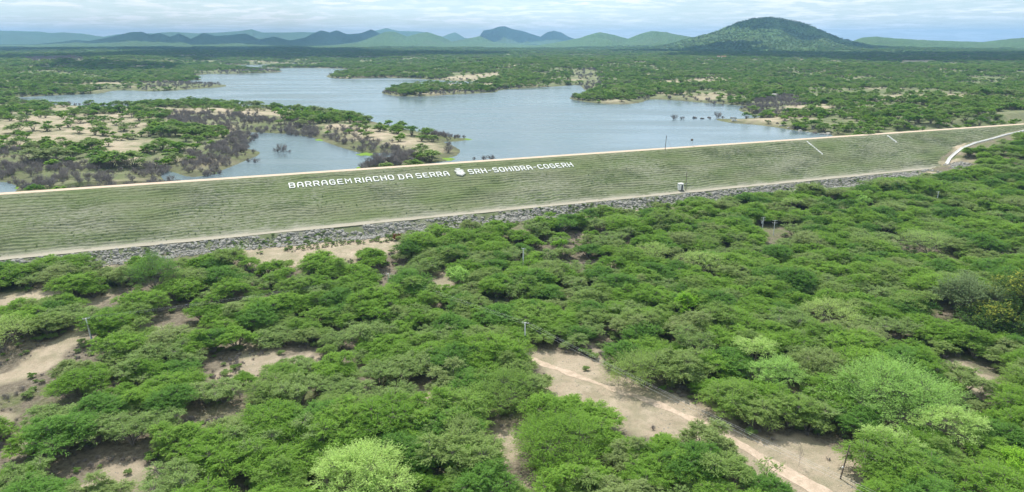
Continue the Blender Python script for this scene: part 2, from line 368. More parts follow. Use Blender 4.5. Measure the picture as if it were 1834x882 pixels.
# ------------------------------------------------------------------ bare patches (photo pixels of ground, z = 0)
TRACK_PX = [(935, 628), (968, 652), (1010, 667), (1060, 686), (1110, 704), (1160, 722), (1210, 742), (1262, 765), (1310, 789), (1360, 818), (1410, 846), (1455, 872), (1500, 900), (1560, 940)]
B_CORR = [(925, 618), (1000, 628), (1075, 645), (1130, 680), (1190, 705), (1240, 722), (1290, 765), (1330, 775), (1400, 790), (1480, 830), (1560, 900), (1600, 960), (1430, 960), (1340, 850), (1290, 800), (1230, 790), (1150, 790), (1080, 770), (1020, 735), (985, 715), (975, 680)]
B_SANDR = [(1380, 770), (1440, 778), (1530, 820), (1560, 880), (1480, 882), (1400, 830)]
B_LIST = [B_CORR, B_SANDR,
  [(860, 770), (905, 760), (925, 790), (915, 835), (870, 840), (845, 810)],
  [(410, 472), (440, 452), (560, 440), (690, 428), (722, 430), (700, 452), (620, 470), (500, 478)],
  [(135, 488), (180, 483), (195, 491), (155, 503)],
  [(-30, 540), (60, 534), (130, 530), (90, 550), (0, 568), (-30, 568)],
  [(-30, 680), (25, 660), (80, 622), (140, 592), (165, 600), (125, 635), (90, 662), (30, 684)],
  [(150, 700), (240, 690), (235, 712), (170, 716)], [(220, 595), (330, 588), (400, 610), (350, 622), (260, 612)],
  [(150, 850), (200, 830), (260, 825), (330, 835), (260, 870), (170, 880), (120, 895)],
  [(510, 640), (560, 625), (575, 640), (530, 655)], [(1690, 655), (1725, 640), (1770, 680), (1760, 715), (1715, 700)],
  [(1430, 690), (1475, 690), (1490, 712), (1440, 716)], [(740, 700), (790, 700), (800, 740), (745, 750)], [(640, 760), (700, 745), (720, 765), (660, 780)],
  [(1735, 262), (1752, 264), (1735, 280), (1725, 296), (1708, 303), (1713, 285)], [(890, 870), (960, 850), (1000, 880), (900, 900)],
  [(420, 640), (450, 632), (460, 648), (425, 655)], [(1060, 470), (1100, 455), (1120, 470), (1075, 480)]]
def P2(a, b): return P(a, b, 0)[:2]
TRK = np.array([P2(*p) for p in TRACK_PX])
def dist_line(x, y, pl):
    d = np.full(np.shape(x), 1e9)
    for (ax, ay), (bx, by) in zip(pl[:-1], pl[1:]):
        ex, ey = bx - ax, by - ay; t = np.clip(((x - ax) * ex + (y - ay) * ey) / (ex * ex + ey * ey), 0, 1)
        d = np.minimum(d, (x - ax - ex * t) ** 2 + (y - ay - ey * t) ** 2)
    return np.sqrt(d)
UP_SAND = [[(-40, 232), (60, 214), (150, 212), (235, 212), (275, 230), (265, 248), (170, 250), (140, 275), (60, 272), (-40, 272)],
  [(60, 188), (150, 190), (320, 197), (440, 193), (530, 200), (545, 212), (430, 214), (300, 206), (140, 205), (60, 200)],
  [(150, 252), (240, 250), (270, 285), (200, 292), (150, 275)], [(560, 225), (640, 226), (720, 238), (800, 256), (815, 270), (760, 278), (690, 262), (600, 240)],
  [(735, 146), (800, 140), (900, 136), (900, 142), (800, 148)], [(745, 168), (800, 166), (800, 172), (745, 174)],
  [(1310, 212), (1370, 210), (1420, 214), (1400, 224), (1320, 220)], [(1560, 185), (1600, 180), (1680, 184), (1640, 192), (1560, 192)],
  [(1680, 182), (1790, 190), (1750, 196), (1690, 192)], [(1800, 195), (1850, 190), (1900, 200), (1820, 204)], [(1350, 157), (1400, 155), (1410, 165), (1360, 165)],
  [(1385, 196), (1470, 192), (1500, 200), (1420, 206)], [(1440, 180), (1470, 178), (1470, 184), (1445, 185)],
  [(1262, 101.5), (1300, 101), (1350, 102), (1300, 103.5)], [(1610, 117), (1670, 116), (1680, 119), (1620, 120)], [(1620, 205), (1680, 206), (1650, 212)]]
DEADP = [[(-30, 280), (60, 288), (130, 300), (250, 290), (285, 312), (300, 345), (50, 345), (20, 325), (-30, 322)],
  [(325, 305), (345, 275), (395, 258), (425, 225), (470, 240), (445, 268), (425, 292), (385, 312), (340, 318)],
  [(300, 205), (430, 213), (590, 233), (560, 246), (450, 236), (400, 238), (300, 228)],
  [(585, 232), (625, 232), (665, 255), (735, 275), (745, 290), (652, 306), (655, 290), (640, 270), (600, 255)],
  [(745, 236), (800, 238), (845, 250), (790, 252)], [(1320, 188), (1420, 178), (1440, 195), (1400, 214), (1350, 203)], [(1020, 138), (1065, 133), (1080, 158), (1050, 165), (1040, 150)],
  [(280, 300), (340, 318), (330, 335), (280, 335)], [(40, 112), (130, 110), (160, 120), (60, 125)],
  [(240, 152), (400, 148), (400, 156), (260, 163)], [(330, 133), (480, 126), (500, 129), (360, 133)]]

# ------------------------------------------------------------------ ground and hills (one sheet, cut at 3.6 km)
az = np.concatenate((np.linspace(R_(-178), R_(-48), 40, endpoint=False), np.linspace(R_(-48), R_(48), 1330), np.linspace(R_(48), R_(178), 41)[1:]))
def sheet(name, r0, r1, nr, mat, kind_attrs=True):
    r = np.geomspace(r0, r1, nr); A, Rr = np.meshgrid(az, r); x = Rr * np.sin(A); y = Rr * np.cos(A)
    z = natural(x.ravel(), y.ravel()).reshape(x.shape)
    n0, n1 = x.shape; idx = np.arange(n0 * n1).reshape(n0, n1)
    q = np.stack((idx[:-1, :-1], idx[:-1, 1:], idx[1:, 1:], idx[1:, :-1]), -1).reshape(-1, 4)
    xs, ys = x.ravel(), y.ravel(); u, v = uv(xs, ys); at = {}
    sand = np.zeros(xs.shape); dn = v > 0; up = ~dn & (ys < 3600)
    for p in B_LIST:
        s = inpoly(xs[dn], ys[dn], p, 0, 4.0); sand[dn] = np.maximum(sand[dn], sst(1.5, -1.5, s))
    sand[dn] = np.maximum(sand[dn], 0.8 * sst(0.22, 0.42, fbm(xs[dn], ys[dn], 14, 4, 77)))
    for p in UP_SAND:
        s = inpoly(xs[up], ys[up], p, 24, 16.0); sand[up] = np.maximum(sand[up], sst(4, -8, s) * (.55 + .45 * sst(-.25, .2, fbm(xs[up], ys[up], 16, 4, 79))))
    sand[up] = np.maximum(sand[up], 0.7 * sst(0.2, 0.45, fbm(xs[up], ys[up], 70, 4, 78)))
    at['sand'] = sand
    sw = np.full(xs.shape, 1e3); sw[up] = shore(xs[up], ys[up]); at['wet'] = sst(24, 1.5, sw) * (sw < 900)
    gr = sst(0.02, 0.3, fbm(xs, ys, 35, 4, 99)); gr[dn & (v < BV + 40)] = 0.9
    at['grass'] = gr; at['up'] = (v < 0).astype(float)
    o = mesh_np(name, np.stack((xs, ys, z.ravel()), 1), [q], mat, smooth=True, attrs=at)
    return tag(o, kind='structure')
g = G('ground_soil'); p = g.pos(); sand = g.attr('sand'); grs = g.attr('grass'); upp = g.attr('up')
nf = g.noise(p, 0.9, 6, 0.65); nm = g.noise(p, 0.12, 5, 0.6); nl = g.noise(p, 0.02, 4)
nfar = g.noise(p, 0.045, 4, 0.65)
litter = g.mix(g.mr(nf, .35, .65), (0.135, 0.112, 0.08), (0.27, 0.23, 0.17))
sandc = g.mix(g.mr(nm, .35, .65), (0.42, 0.335, 0.24), (0.56, 0.46, 0.34)); sandc = g.mix(g.mr(nf, .46, .66, 0, .7), sandc, (0.30, 0.27, 0.185)); sandc = g.mix(g.mr(g.noise(p, .07, 5, .65), .48, .6, 0, .55), sandc, (0.27, 0.255, 0.155))
grass = g.mix(g.mr(nf, .35, .65), (0.12, 0.145, 0.055), (0.19, 0.205, 0.095))
scrub = g.mix(g.mr(nfar, .4, .62), (0.12, 0.165, 0.06), (0.235, 0.25, 0.135))
base = g.mix(g.math('MULTIPLY', grs, g.mr(nm, .4, .6)), litter, grass)
base = g.mix(g.math('MULTIPLY', upp, 0.75), base, scrub)
sm = g.math('MULTIPLY', sand, g.mr(nf, .25, .5, .6, 1), True)
c = g.mix(sm, base, sandc)
c = g.mix(g.math('MULTIPLY', g.attr('wet'), 0.75), c, g.mix(g.mr(nm, .4, .6), (0.105, 0.10, 0.065), (0.16, 0.175, 0.08)))
M_ground = g.out(g.bsdf(c, 0.95, g.bump(g.math('ADD', g.noise(p, 2.5, 5, .7), nm), 1.0, 0.6), 0.1))
g = G('hill_forest'); p = g.pos()
a1 = g.noise(p, 0.04, 6, 0.8); a2 = g.noise(p, 0.0035, 4, 0.6); a3 = g.noise(p, 0.012, 5, .7)
c = g.mix(g.mr(a1, .4, .6), (0.07, 0.13, 0.035), (0.17, 0.28, 0.075))
c = g.mix(g.mr(a2, .45, .62, 0, .6), c, (0.13, 0.18, 0.07))
nz = g.n('ShaderNodeSeparateXYZ'); g.l(g.n('ShaderNodeNewGeometry').outputs['Normal'], nz.inputs[0])
rock = g.math('MULTIPLY', g.mr(nz.outputs[2], .86, .74), g.mr(a3, .47, .56))
c = g.mix(g.math('MULTIPLY', rock, .8), c, (0.24, 0.21, 0.19))
M_hill = g.out(g.bsdf(c, 0.95, g.bump(g.math('ADD', a1, a3), 1.0, 22.0), 0.05))
sheet('ground', 30, 3600, 760, M_ground)
sheet('hills', 3600, 23000, 420, M_hill)

# ------------------------------------------------------------------ water
g = G('lake_water'); p = g.pos()
w1 = g.noise(g.map(p, (1, 2.2, 1), (0, 0, R_(20))), 0.35, 4, 0.6); w2 = g.noise(g.map(p, (.25, 1, 1), (0, 0, R_(-8))), 0.018, 3, .5)
bs = g.n('ShaderNodeBsdfPrincipled'); bs.inputs['Base Color'].default_value = (0.15, 0.20, 0.22, 1)
g.put(bs.inputs['Roughness'], g.mr(w2, .38, .62, .08, .36)); bs.inputs['IOR'].default_value = 1.333
g.l(g.bump(w1, 0.35, 0.25), bs.inputs['Normal']); M_water = g.out(bs.outputs[0])
wp = []
u_ = np.linspace(-900, 1500, 2)
a_, b_ = xy(-1500, -3), xy(2500, -3)
wv = [(a_[0], a_[1], ZW), (b_[0], b_[1], ZW), (3600, 5200, ZW), (-4200, 5200, ZW)]
wo = mesh_np('water', wv, [np.array([[0, 1, 2, 3]])], M_water); tag(wo, kind='structure')

# ------------------------------------------------------------------ dam
def grid_mesh(name, us, vs, zf, mat, parent=None, attrs=None, smooth=True, xyf=xy):
    U, V = np.meshgrid(us, vs, indexing='ij'); Z = zf(U, V); X, Y = xyf(U, V)
    n0, n1 = U.shape; i = np.arange(n0 * n1).reshape(n0, n1)
    q = np.stack((i[:-1, :-1], i[:-1, 1:], i[1:, 1:], i[1:, :-1]), -1).reshape(-1, 4)
    return mesh_np(name, np.stack((X.ravel(), Y.ravel(), Z.ravel()), 1), [q], mat, parent, smooth, attrs and {k: f(U, V).ravel() for k, f in attrs.items()})
UMAX = GU[-1] + 260
def slope_z(U, V):
    z = zdam(V); m = sst(0.6, 4, V) * sst(BV - .2, BV - 4, V)
    ph = V / 2.3 + fbm(U, V, 16, 3, 3) * 0.9 + fbm(U, V, 110, 2, 8) * 1.6
    fr = ph - np.floor(ph); m = m * (1 - .92 * sst(-150, -141, U) * sst(47, 40, U) * sst(4.5, 6.5, V) * sst(17, 14.5, V))
    amp = 0.30 * (0.45 + 1.1 * np.clip(fbm(U, V * 2.5, 18, 2, 14) + .5, 0, 1))
    st = np.where(fr < 0.78, fr / 0.78, (1 - fr) / 0.22) * amp * 2
    return z + m * (st - 0.22 + fbm(U, V, 1.6, 3, 15) * 0.20 + fbm(U, V, 30, 2, 16) * 0.35)
dam = empty('earth_dam', (0, 0, 0)); tag(dam, 'long earth dam with terraced grassy slope between lake and scrub woodland', 'dam')
g = G('slope_grass'); p = g.pos(); rt = (0, 0, -ANG); pm = g.map(p, (1, 1, 1), rt)
f1 = g.noise(g.map(pm, (0.35, 1.2, 1.2)), 1.1, 6, .72); f2 = g.noise(g.map(pm, (0.25, 1, 1)), 0.08, 5, .62); f3 = g.noise(p, 0.02, 3, .5); f4 = g.noise(p, 3.5, 4, .7)
gl = g.mix(g.mr(f1, .36, .64), (0.125, 0.142, 0.074), (0.23, 0.242, 0.145))
gl = g.mix(g.mr(f2, .40, .62, 0, .85), gl, g.mix(g.mr(f1, .35, .65), (0.10, 0.138, 0.05), (0.155, 0.195, 0.078)))
gl = g.mix(g.math('MULTIPLY', g.mr(f3, .42, .58), g.mr(f1, .46, .62)), gl, (0.27, 0.27, 0.205))
gl = g.mix(g.mr(f4, .58, .75, 0, .6), gl, (0.07, 0.085, 0.04))
gl = g.mix(g.math('MULTIPLY', g.attr('up'), g.mr(f4, .3, .6, .5, 1)), gl, (0.42, 0.39, 0.32))
M_slope = g.out(g.bsdf(gl, 0.95, g.bump(g.math('ADD', f1, f4), 0.9, 0.25), 0.08))
grid_mesh('grass_slope', np.arange(-470, UMAX, 0.8), np.concatenate(([-34, -20, -6, -3], np.arange(0, BV + 0.01, 0.36))), slope_z, M_slope, dam,
    {'up': lambda U, V: 0.55 * sst(BV - 5, BV, V + fbm(U, V, 7, 3, 2) * 3)})
# rock toe body under the boulders
def toe_z(U, V): return zdam(V) - 0.12 + fbm(U, V, 3, 3, 19) * 0.5 * sst(BV + 4, BV + 7, V)
g = G('toe_gravel'); p = g.pos(); f1 = g.noise(p, 1.2, 6, .7); f2 = g.noise(p, .06, 3)
gl = g.mix(g.mr(f1, .38, .62), (0.17, 0.165, 0.12), (0.30, 0.29, 0.24)); gl = g.mix(g.mr(f2, .40, .56, 0.1, .8), gl, (0.13, 0.16, 0.065))
M_toe = g.out(g.bsdf(gl, .95, g.bump(f1, 1, .3), .1))
grid_mesh('toe_bank', np.arange(-470, GU[0] + 12, 1.2), np.arange(BV, BV + 27, 0.8), toe_z, M_toe, dam)
# roads
def road_mat(name, a, b, c):
    g = G(name); p = g.pos(); pm = g.map(p, (1, 1, 1), (0, 0, -ANG)); f1 = g.noise(g.map(pm, (.06, 1.3, 1)), 1, 5, .6); f2 = g.noise(p, 1.0, 5, .7)
    col = g.mix(g.mr(f1, .35, .65), a, b); col = g.mix(g.mr(f2, .52, .72, 0, .5), col, c)
    return g.out(g.bsdf(col, .95, g.bump(f2, .6, .06), .08))
M_crest = road_mat('crest_dirt', (0.50, 0.385, 0.28), (0.60, 0.49, 0.385), (0.36, 0.27, 0.19))
M_berm = road_mat('berm_dirt', (0.30, 0.275, 0.21), (0.40, 0.365, 0.29), (0.21, 0.21, 0.14))
g = G('track_dirt'); p = g.pos(); f1 = g.noise(p, .5, 5, .7); f2 = g.noise(p, 1.8, 5, .7)
col = g.mix(g.mr(f1, .38, .62), (0.40, 0.31, 0.23), (0.54, 0.425, 0.325)); col = g.mix(g.mr(f2, .50, .68, 0, .6), col, (0.29, 0.25, 0.18)); M_track = g.out(g.bsdf(col, .95, g.bump(f2, .7, .08), .08))
def crest_z(U, V): return 27.05 + 0.0 * U + 0.05 * np.sin(V * 1.9) 
cr = grid_mesh('crest_road', np.arange(-470, UMAX, 1.5), np.linspace(-5.6, -0.15, 9), crest_z, M_crest); tag(cr, kind='structure')
def berm_xy(U, V): return xy(U, V + fbm(U, V * 0 + np.sign(V - BV - 2), 9, 3, 44) * 0.9)
br = grid_mesh('toe_road', np.arange(-470, GU[0] + 3, 1.0), np.linspace(BV - 0.8, BV + 4.2, 7), lambda U, V: np.where(V < BV, zdam(V) + .12, BZ + .06), M_berm, xyf=berm_xy); tag(br, kind='structure')
# dirt track through the woodland
def ribbon(name, pl, width, mat, zoff=0.06, step=1.0, wob=0.5, nacross=6):
    pl = np.array(pl, float); seg = np.linalg.norm(np.diff(pl, axis=0), axis=1); s = np.concatenate(([0], np.cumsum(seg)))
    t = np.arange(0, s[-1], step); x = np.interp(t, s, pl[:, 0]); y = np.interp(t, s, pl[:, 1])
    k = 9; ker = np.ones(k) / k; xp = np.convolve(np.pad(x, k // 2, 'edge'), ker, 'valid'); yp = np.convolve(np.pad(y, k // 2, 'edge'), ker, 'valid')
    dx, dy = np.gradient(xp), np.gradient(yp); l = np.hypot(dx, dy); nx, ny = -dy / l, dx / l
    o = np.linspace(-1, 1, nacross); w = width / 2 * (1 + fbm(t, t * 0, 6, 3, 5) * wob)
    X = xp[:, None] + nx[:, None] * o * w[:, None]; Y = yp[:, None] + ny[:, None] * o * w[:, None]; Z = natural(X.ravel(), Y.ravel()) + zoff
    i = np.arange(X.size).reshape(X.shape); q = np.stack((i[:-1, :-1], i[1:, :-1], i[1:, 1:], i[:-1, 1:]), -1).reshape(-1, 4)
    return mesh_np(name, np.stack((X.ravel(), Y.ravel(), Z), 1), [q], mat, smooth=True)
tk = ribbon('dirt_track', TRK, 3.0, M_track, 0.05, wob=.9); tag(tk, kind='structure')

# ------------------------------------------------------------------ plant generators
def tubes(segs, n=4):
    """segs: (k,8) p0 p1 r0 r1 -> verts, quads"""
    s = np.asarray(segs, float); p0, p1, r0, r1 = s[:, :3], s[:, 3:6], s[:, 6], s[:, 7]
    d = p1 - p0; d /= np.linalg.norm(d, axis=1, keepdims=True) + 1e-9
    ref = np.where(np.abs(d[:, 2:3]) < .9, np.array([[0, 0, 1.]]), np.array([[1., 0, 0]])); u = np.cross(d, ref); u /= np.linalg.norm(u, axis=1, keepdims=True); w = np.cross(d, u)
    a = np.arange(n) * 2 * np.pi / n; ring = np.cos(a)[None, :, None] * u[:, None] + np.sin(a)[None, :, None] * w[:, None]
    v = np.concatenate((p0[:, None] + ring * r0[:, None, None], p1[:, None] + ring * r1[:, None, None]), 1).reshape(-1, 3)
    i = np.arange(n); q = np.stack((i, (i + 1) % n, (i + 1) % n + n, i + n), 1)
    q = (q[None] + (np.arange(len(s)) * 2 * n)[:, None, None]).reshape(-1, 4)
    return v, q
def gen_tree(seed, R=4.5, H=5.0, lobes=9, sprays=34, leaves=15, ll=0.40, lw=0.105, flat=0.42, low=0.38, dens_top=1.0, ragged=0.42, spread=0.75, stems=4):
    r = np.random.default_rng(seed); LV = []; TIP = []; segs = []
    th0 = r.uniform(0, 6.28); asp = r.uniform(.8, 1.2)
    ends = []
    for k in range(lobes):
        rr = R * spread * math.sqrt((k + .3) / lobes); th = th0 + k * 2.4 + r.normal() * .3
        cx, cy = rr * math.cos(th) * asp, rr * math.sin(th) / asp
        lr = R * r.uniform(.28, .46); cz = H * (low + (1 - low) * (1 - .65 * (rr / R) ** 2)) - lr * flat + r.normal() * ragged
        ends.append((cx, cy, cz - lr * .15, lr))
        m = int(sprays * (lr / (R * .37)) ** 2)
        a = r.uniform(0, 6.28, m); el = np.arcsin(np.clip(r.uniform(-.3, 1, m), -1, 1))
        d = np.stack((np.cos(a) * np.cos(el), np.sin(a) * np.cos(el), np.sin(el)), 1)
        ln = lr * r.uniform(.75, 1.22, m)
        t = np.linspace(.42, 1, leaves)[None, :] + r.normal(0, .03, (m, leaves))
        side = np.where(np.arange(leaves) % 2 == 0, 1, -1)[None, :] * r.uniform(.25, .75, (m, leaves))
        pos = d[:, None, :] * (ln[:, None] * t)[..., None]
        pos[..., 2] = pos[..., 2] * flat * 1.6 - .12 * t ** 2 * ln[:, None]
        perp = np.stack((-np.sin(a), np.cos(a), a * 0), 1)
        off = side * ln[:, None] * .16
        pos = pos + perp[:, None, :] * off[..., None] + r.normal(0, .07, pos.shape) + np.array((cx, cy, cz))
        ax = d[:, None, :] * 1.0 + perp[:, None, :] * (side * 1.3)[..., None]; ax[..., 2] = ax[..., 2] * .35 - .12 + r.normal(0, .18, ax.shape[:2])
        ax /= np.linalg.norm(ax, axis=-1, keepdims=True)
        up = np.zeros_like(ax); up[..., 2] = 1; up += r.normal(0, .34, up.shape); b = np.cross(ax, up); b /= np.linalg.norm(b, axis=-1, keepdims=True)
        sc = r.uniform(.6, 1.25, ax.shape[:2])[..., None]
        A = ax * ll * .5 * sc; B = b * lw * .5 * sc
        q = np.stack((pos - A, pos - A * .1 + B, pos + A, pos - A * .1 - B), 2).reshape(-1, 3)
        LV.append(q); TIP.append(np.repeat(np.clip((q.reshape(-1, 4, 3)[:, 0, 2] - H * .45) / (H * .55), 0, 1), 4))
        # twigs under the sprays
        for j in range(0, m, 2):
            p0 = np.array((cx, cy, cz - lr * .15)); p1 = np.array((cx, cy, cz)) + d[j] * ln[j] * .8 * np.array((1, 1, flat * 1.6)); segs.append((*p0, *p1, .035, .015))
    LV = np.vstack(LV); k = np.arange(len(LV)).reshape(-1, 4)
    ba = r.uniform(0, 6.28, stems)
    for (cx, cy, cz, lr) in ends:
        j = int(np.argmin(np.abs(np.angle(np.exp(1j * (ba - math.atan2(cy, cx))))))); b0 = np.array((math.cos(ba[j]) * .18, math.sin(ba[j]) * .18, -.4))
        m1 = np.array((cx * .18 + math.cos(ba[j]) * .3, cy * .18 + math.sin(ba[j]) * .3, cz * .35)); m2 = np.array((cx * .6, cy * .6, cz * .72)) + r.normal(0, .15, 3); e = np.array((cx, cy, cz))
        segs += [(*b0, *m1, .16, .12), (*m1, *m2, .115, .075), (*m2, *e, .072, .035)]
    tv, tq = tubes(segs)
    return (LV, k, np.concatenate(TIP)), (tv, tq)
def gen_dead(seed, R=2.2, H=3.2, stems=9, lev=3, tw=.02, br=4):
    r = np.random.default_rng(seed); segs = []
    def grow(p, d, l, rad, k):
        e = p + d * l; segs.append((*p, *e, rad, rad * .6))
        if k == 0: return
        for _ in range(br):
            nd = d + r.normal(0, .42, 3); nd[2] = abs(nd[2]) * .8 + .15; nd /= np.linalg.norm(nd)
            grow(p + d * l * r.uniform(.45, 1), nd, l * r.uniform(.5, .85), max(rad * .55, tw), k - 1)
    for s in range(stems):
        a = r.uniform(0, 6.28); t = r.uniform(.1, .75); d = np.array((math.cos(a) * t, math.sin(a) * t, 1.)); d /= np.linalg.norm(d)
        grow(np.array((math.cos(a) * .15, math.sin(a) * .15, -.3)), d, H * r.uniform(.36, .5), .075, lev)
    v, q = tubes(segs, 3); f = max(np.abs(v[:, :2]).max() / R, 1e-3); v[:, :2] /= max(f, 1) if f > 1 else 1
    v[:, 2] *= H / max(v[:, 2].max(), .1)
    return v, q
PROTO = {}
def make_plant(name, parts, loc=(0, 0, 0), rz=0, sc=(1, 1, 1)):
    """parts: list of (part name, mesh, ) already built meshes"""
    e = empty(name, loc, rz); e.scale = sc
    for nm, me in parts:
        c = bpy.data.objects.new(nm, me); COL.objects.link(c); c.parent = e
    return e
def tree_meshes(seed, mat, bark=None, **kw):
    (lv, lq, tip), (tv, tq) = gen_tree(seed, **kw)
    a = mesh_np('tmp', lv, [lq], mat, attrs={'tip': tip}); b = mesh_np('tmp', tv, [tq], bark or M_bark)
    ma, mb = a.data, b.data; bpy.data.objects.remove(a); bpy.data.objects.remove(b); ma.name = 'crown'; mb.name = 'trunk'
    return [('crown', ma), ('trunk', mb)]
def dead_mesh(seed, mat=None, **kw):
    v, q = gen_dead(seed, **kw); a = mesh_np('tmp', v, [q], mat or M_dead); m = a.data; bpy.data.objects.remove(a); m.name = 'bare_branches'; return m
def scatter(name, x, y, z, sc, idx, sources, label=None, cat=None, tiltz=1.0, zs=None):
    """one stuff object: instances of the meshes of visible plants"""
    n = len(x); me = bpy.data.meshes.new(name); me.vertices.add(n); me.vertices.foreach_set('co', np.stack((x, y, z), 1).astype(np.float32).ravel())
    for k, v, ty in (('s', sc, 'FLOAT'), ('sz', sc if zs is None else zs, 'FLOAT'), ('r', np.random.default_rng(n).uniform(0, 6.28, n), 'FLOAT'), ('i', idx, 'INT')):
        a = me.attributes.new(k, ty, 'POINT'); a.data.foreach_set('value', np.asarray(v, np.float32 if ty == 'FLOAT' else np.int32))
    o = bpy.data.objects.new(name, me); COL.objects.link(o)
    ng = bpy.data.node_groups.new(name, 'GeometryNodeTree'); ng.interface.new_socket('Geometry', in_out='INPUT', socket_type='NodeSocketGeometry'); ng.interface.new_socket('Geometry', in_out='OUTPUT', socket_type='NodeSocketGeometry')
    nn, ln = ng.nodes.new, ng.links.new; gi, go = nn('NodeGroupInput'), nn('NodeGroupOutput'); ip = nn('GeometryNodeInstanceOnPoints'); jj = nn('GeometryNodeJoinGeometry')
    for src in sources:
        j2 = nn('GeometryNodeJoinGeometry')
        for ob in src:
            oi = nn('GeometryNodeObjectInfo'); oi.transform_space = 'ORIGINAL'; oi.inputs['Object'].default_value = ob; ln(oi.outputs['Geometry'], j2.inputs[0])
        g2 = nn('GeometryNodeGeometryToInstance'); ln(j2.outputs[0], g2.inputs[0]); ln(g2.outputs[0], jj.inputs[0])
    def na(k, ty):
        a = nn('GeometryNodeInputNamedAttribute'); a.data_type = ty; a.inputs[0].default_value = k; return a.outputs[0]
    cr = nn('ShaderNodeCombineXYZ'); ln(na('r', 'FLOAT'), cr.inputs[2]); cs = nn('ShaderNodeCombineXYZ'); s_ = na('s', 'FLOAT'); ln(s_, cs.inputs[0]); ln(s_, cs.inputs[1]); ln(na('sz', 'FLOAT'), cs.inputs[2])
    ln(gi.outputs[0], ip.inputs['Points']); ln(jj.outputs[0], ip.inputs['Instance']); ip.inputs['Pick Instance'].default_value = True
    ln(na('i', 'INT'), ip.inputs['Instance Index']); ln(cr.outputs[0], ip.inputs['Rotation']); ln(cs.outputs[0], ip.inputs['Scale']); ln(ip.outputs[0], go.inputs[0])
    md = o.modifiers.new('scatter', 'NODES'); md.node_group = ng
    return tag(o, label, cat, kind='stuff')

# near tree variants
NV = []
for i in range(9):
    sp = dict(R=[4.6, 5.2, 4.0, 5.6, 4.8, 3.6, 5.0, 4.4, 4.2][i], H=[4.9, 5.3, 4.4, 5.2, 5.6, 3.9, 4.6, 4.8, 4.2][i], lobes=[14, 17, 11, 18, 14, 10, 15, 12, 11][i])
    if i >= 7: NV.append(tree_meshes(100 + i, M_grey, sprays=30, leaves=16, ragged=.6, **sp))       # thin crowns, branches showing
    elif i == 4: NV.append(tree_meshes(100 + i, M_deep, sprays=46, leaves=22, flat=.55, **sp))
    else: NV.append(tree_meshes(100 + i, M_green, sprays=44, leaves=22, ragged=.6, **sp))
# low-poly shapes for further away
FV = []
for i in range(7):
    m = [M_shore, M_shore, M_grey, M_shore, M_deep, M_shore, M_fresh][i]
    FV.append(tree_meshes(200 + i, m, R=[4.5, 5, 4, 5.2, 4.2, 3.8, 3][i], H=[4.6, 4.8, 4.2, 4.4, 5.2, 3.6, 3.4][i], lobes=7, sprays=24, leaves=11, ll=.8, lw=.3, stems=3))
DV = [dead_mesh(300 + i, R=[2.4, 3.0, 2.0, 2.7][i], H=[3.0, 3.6, 2.6, 3.3][i], stems=[9, 11, 7, 10][i]) for i in range(4)]
DF = [dead_mesh(320 + i, R=3.2, H=3.0, stems=9, lev=2, tw=.05, br=5) for i in range(2)]
def zat(x, y): return float(natural(np.array([x]), np.array([y]))[0])

# ------------------------------------------------------------------ distinctive trees
SPECIAL = []   # x, y, radius for spacing
def special(name, label, cat, px, py, base_R, H, mat, group=None, seed=1, z0=0.0, **kw):
    p = P(px, py, z0); z = zat(p[0], p[1])
    for _ in range(4): p = P(px, py, z); z = .5 * z + .5 * zat(p[0], p[1])
    e = make_plant(name, tree_meshes(seed, mat, R=base_R, H=H, **{'ll': .5, 'lw': .17, **kw}), (p[0], p[1], z)); tag(e, label, cat, group); SPECIAL.append((p[0], p[1], base_R)); return e
special('pale_feathery_tree', 'large pale yellow-green feathery tree at the bottom edge of the photo', 'tree', 655, 888, 13, 10.5, M_yellow, seed=11, lobes=22, sprays=56, leaves=24, flat=.5, low=.4, ragged=.8)
special('spreading_pale_tree', 'widest pale blue-green spreading tree, right of the sandy track', 'tree', 1595, 744, 18, 12.5, M_teal, seed=12, lobes=34, sprays=60, leaves=24, flat=.55, low=.4, ragged=1.2)
special('yellow_topped_tree', 'yellow-green domed tree just below the widest pale tree at right', 'tree', 1692, 802, 9, 10.5, M_yellow, seed=13, lobes=13, sprays=44, leaves=18, flat=.5, low=.3, ragged=.5)
special('yellow_topped_tree', 'low yellow-green crown left of the domed yellow tree near the wooden pole', 'tree', 1592, 822, 8.5, 7.5, M_yellow, seed=14, lobes=11, sprays=34, leaves=18, flat=.4)
special('yellow_topped_tree', 'bright yellow-green flat crown above a pale blue-green tree, right of the power line', 'tree', 1347, 662, 7.8, 10.5, M_yellow, seed=15, lobes=9, sprays=34, leaves=18, flat=.35, low=.7)
special('bluegreen_tree', 'pale blue-green tree right below the flat yellow crown', 'tree', 1386, 702, 10, 9.5, M_teal, seed=16, lobes=13, sprays=46, leaves=18, flat=.5, low=.35, ragged=.5)
special('leafy_bush', 'bright lime bush cut by the right edge near the bottom', 'bush', 1826, 872, 7.5, 8, M_lime, seed=17, lobes=12, sprays=50, leaves=14, ll=.45, lw=.3, flat=.7, low=.25)
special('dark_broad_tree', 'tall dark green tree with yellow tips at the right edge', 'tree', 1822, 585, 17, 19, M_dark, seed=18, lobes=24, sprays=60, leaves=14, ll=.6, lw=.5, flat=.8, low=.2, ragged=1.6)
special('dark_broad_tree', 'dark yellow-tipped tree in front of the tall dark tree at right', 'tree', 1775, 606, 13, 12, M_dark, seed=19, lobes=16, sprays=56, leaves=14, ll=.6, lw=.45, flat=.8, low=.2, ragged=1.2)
special('greygreen_broad_tree', 'grey-green rounded tree left of the tall dark tree', 'tree', 1728, 572, 13, 16, M_greypale, seed=20, lobes=18, sprays=56, leaves=16, ll=.55, lw=.35, flat=.75, low=.25, ragged=1.3)
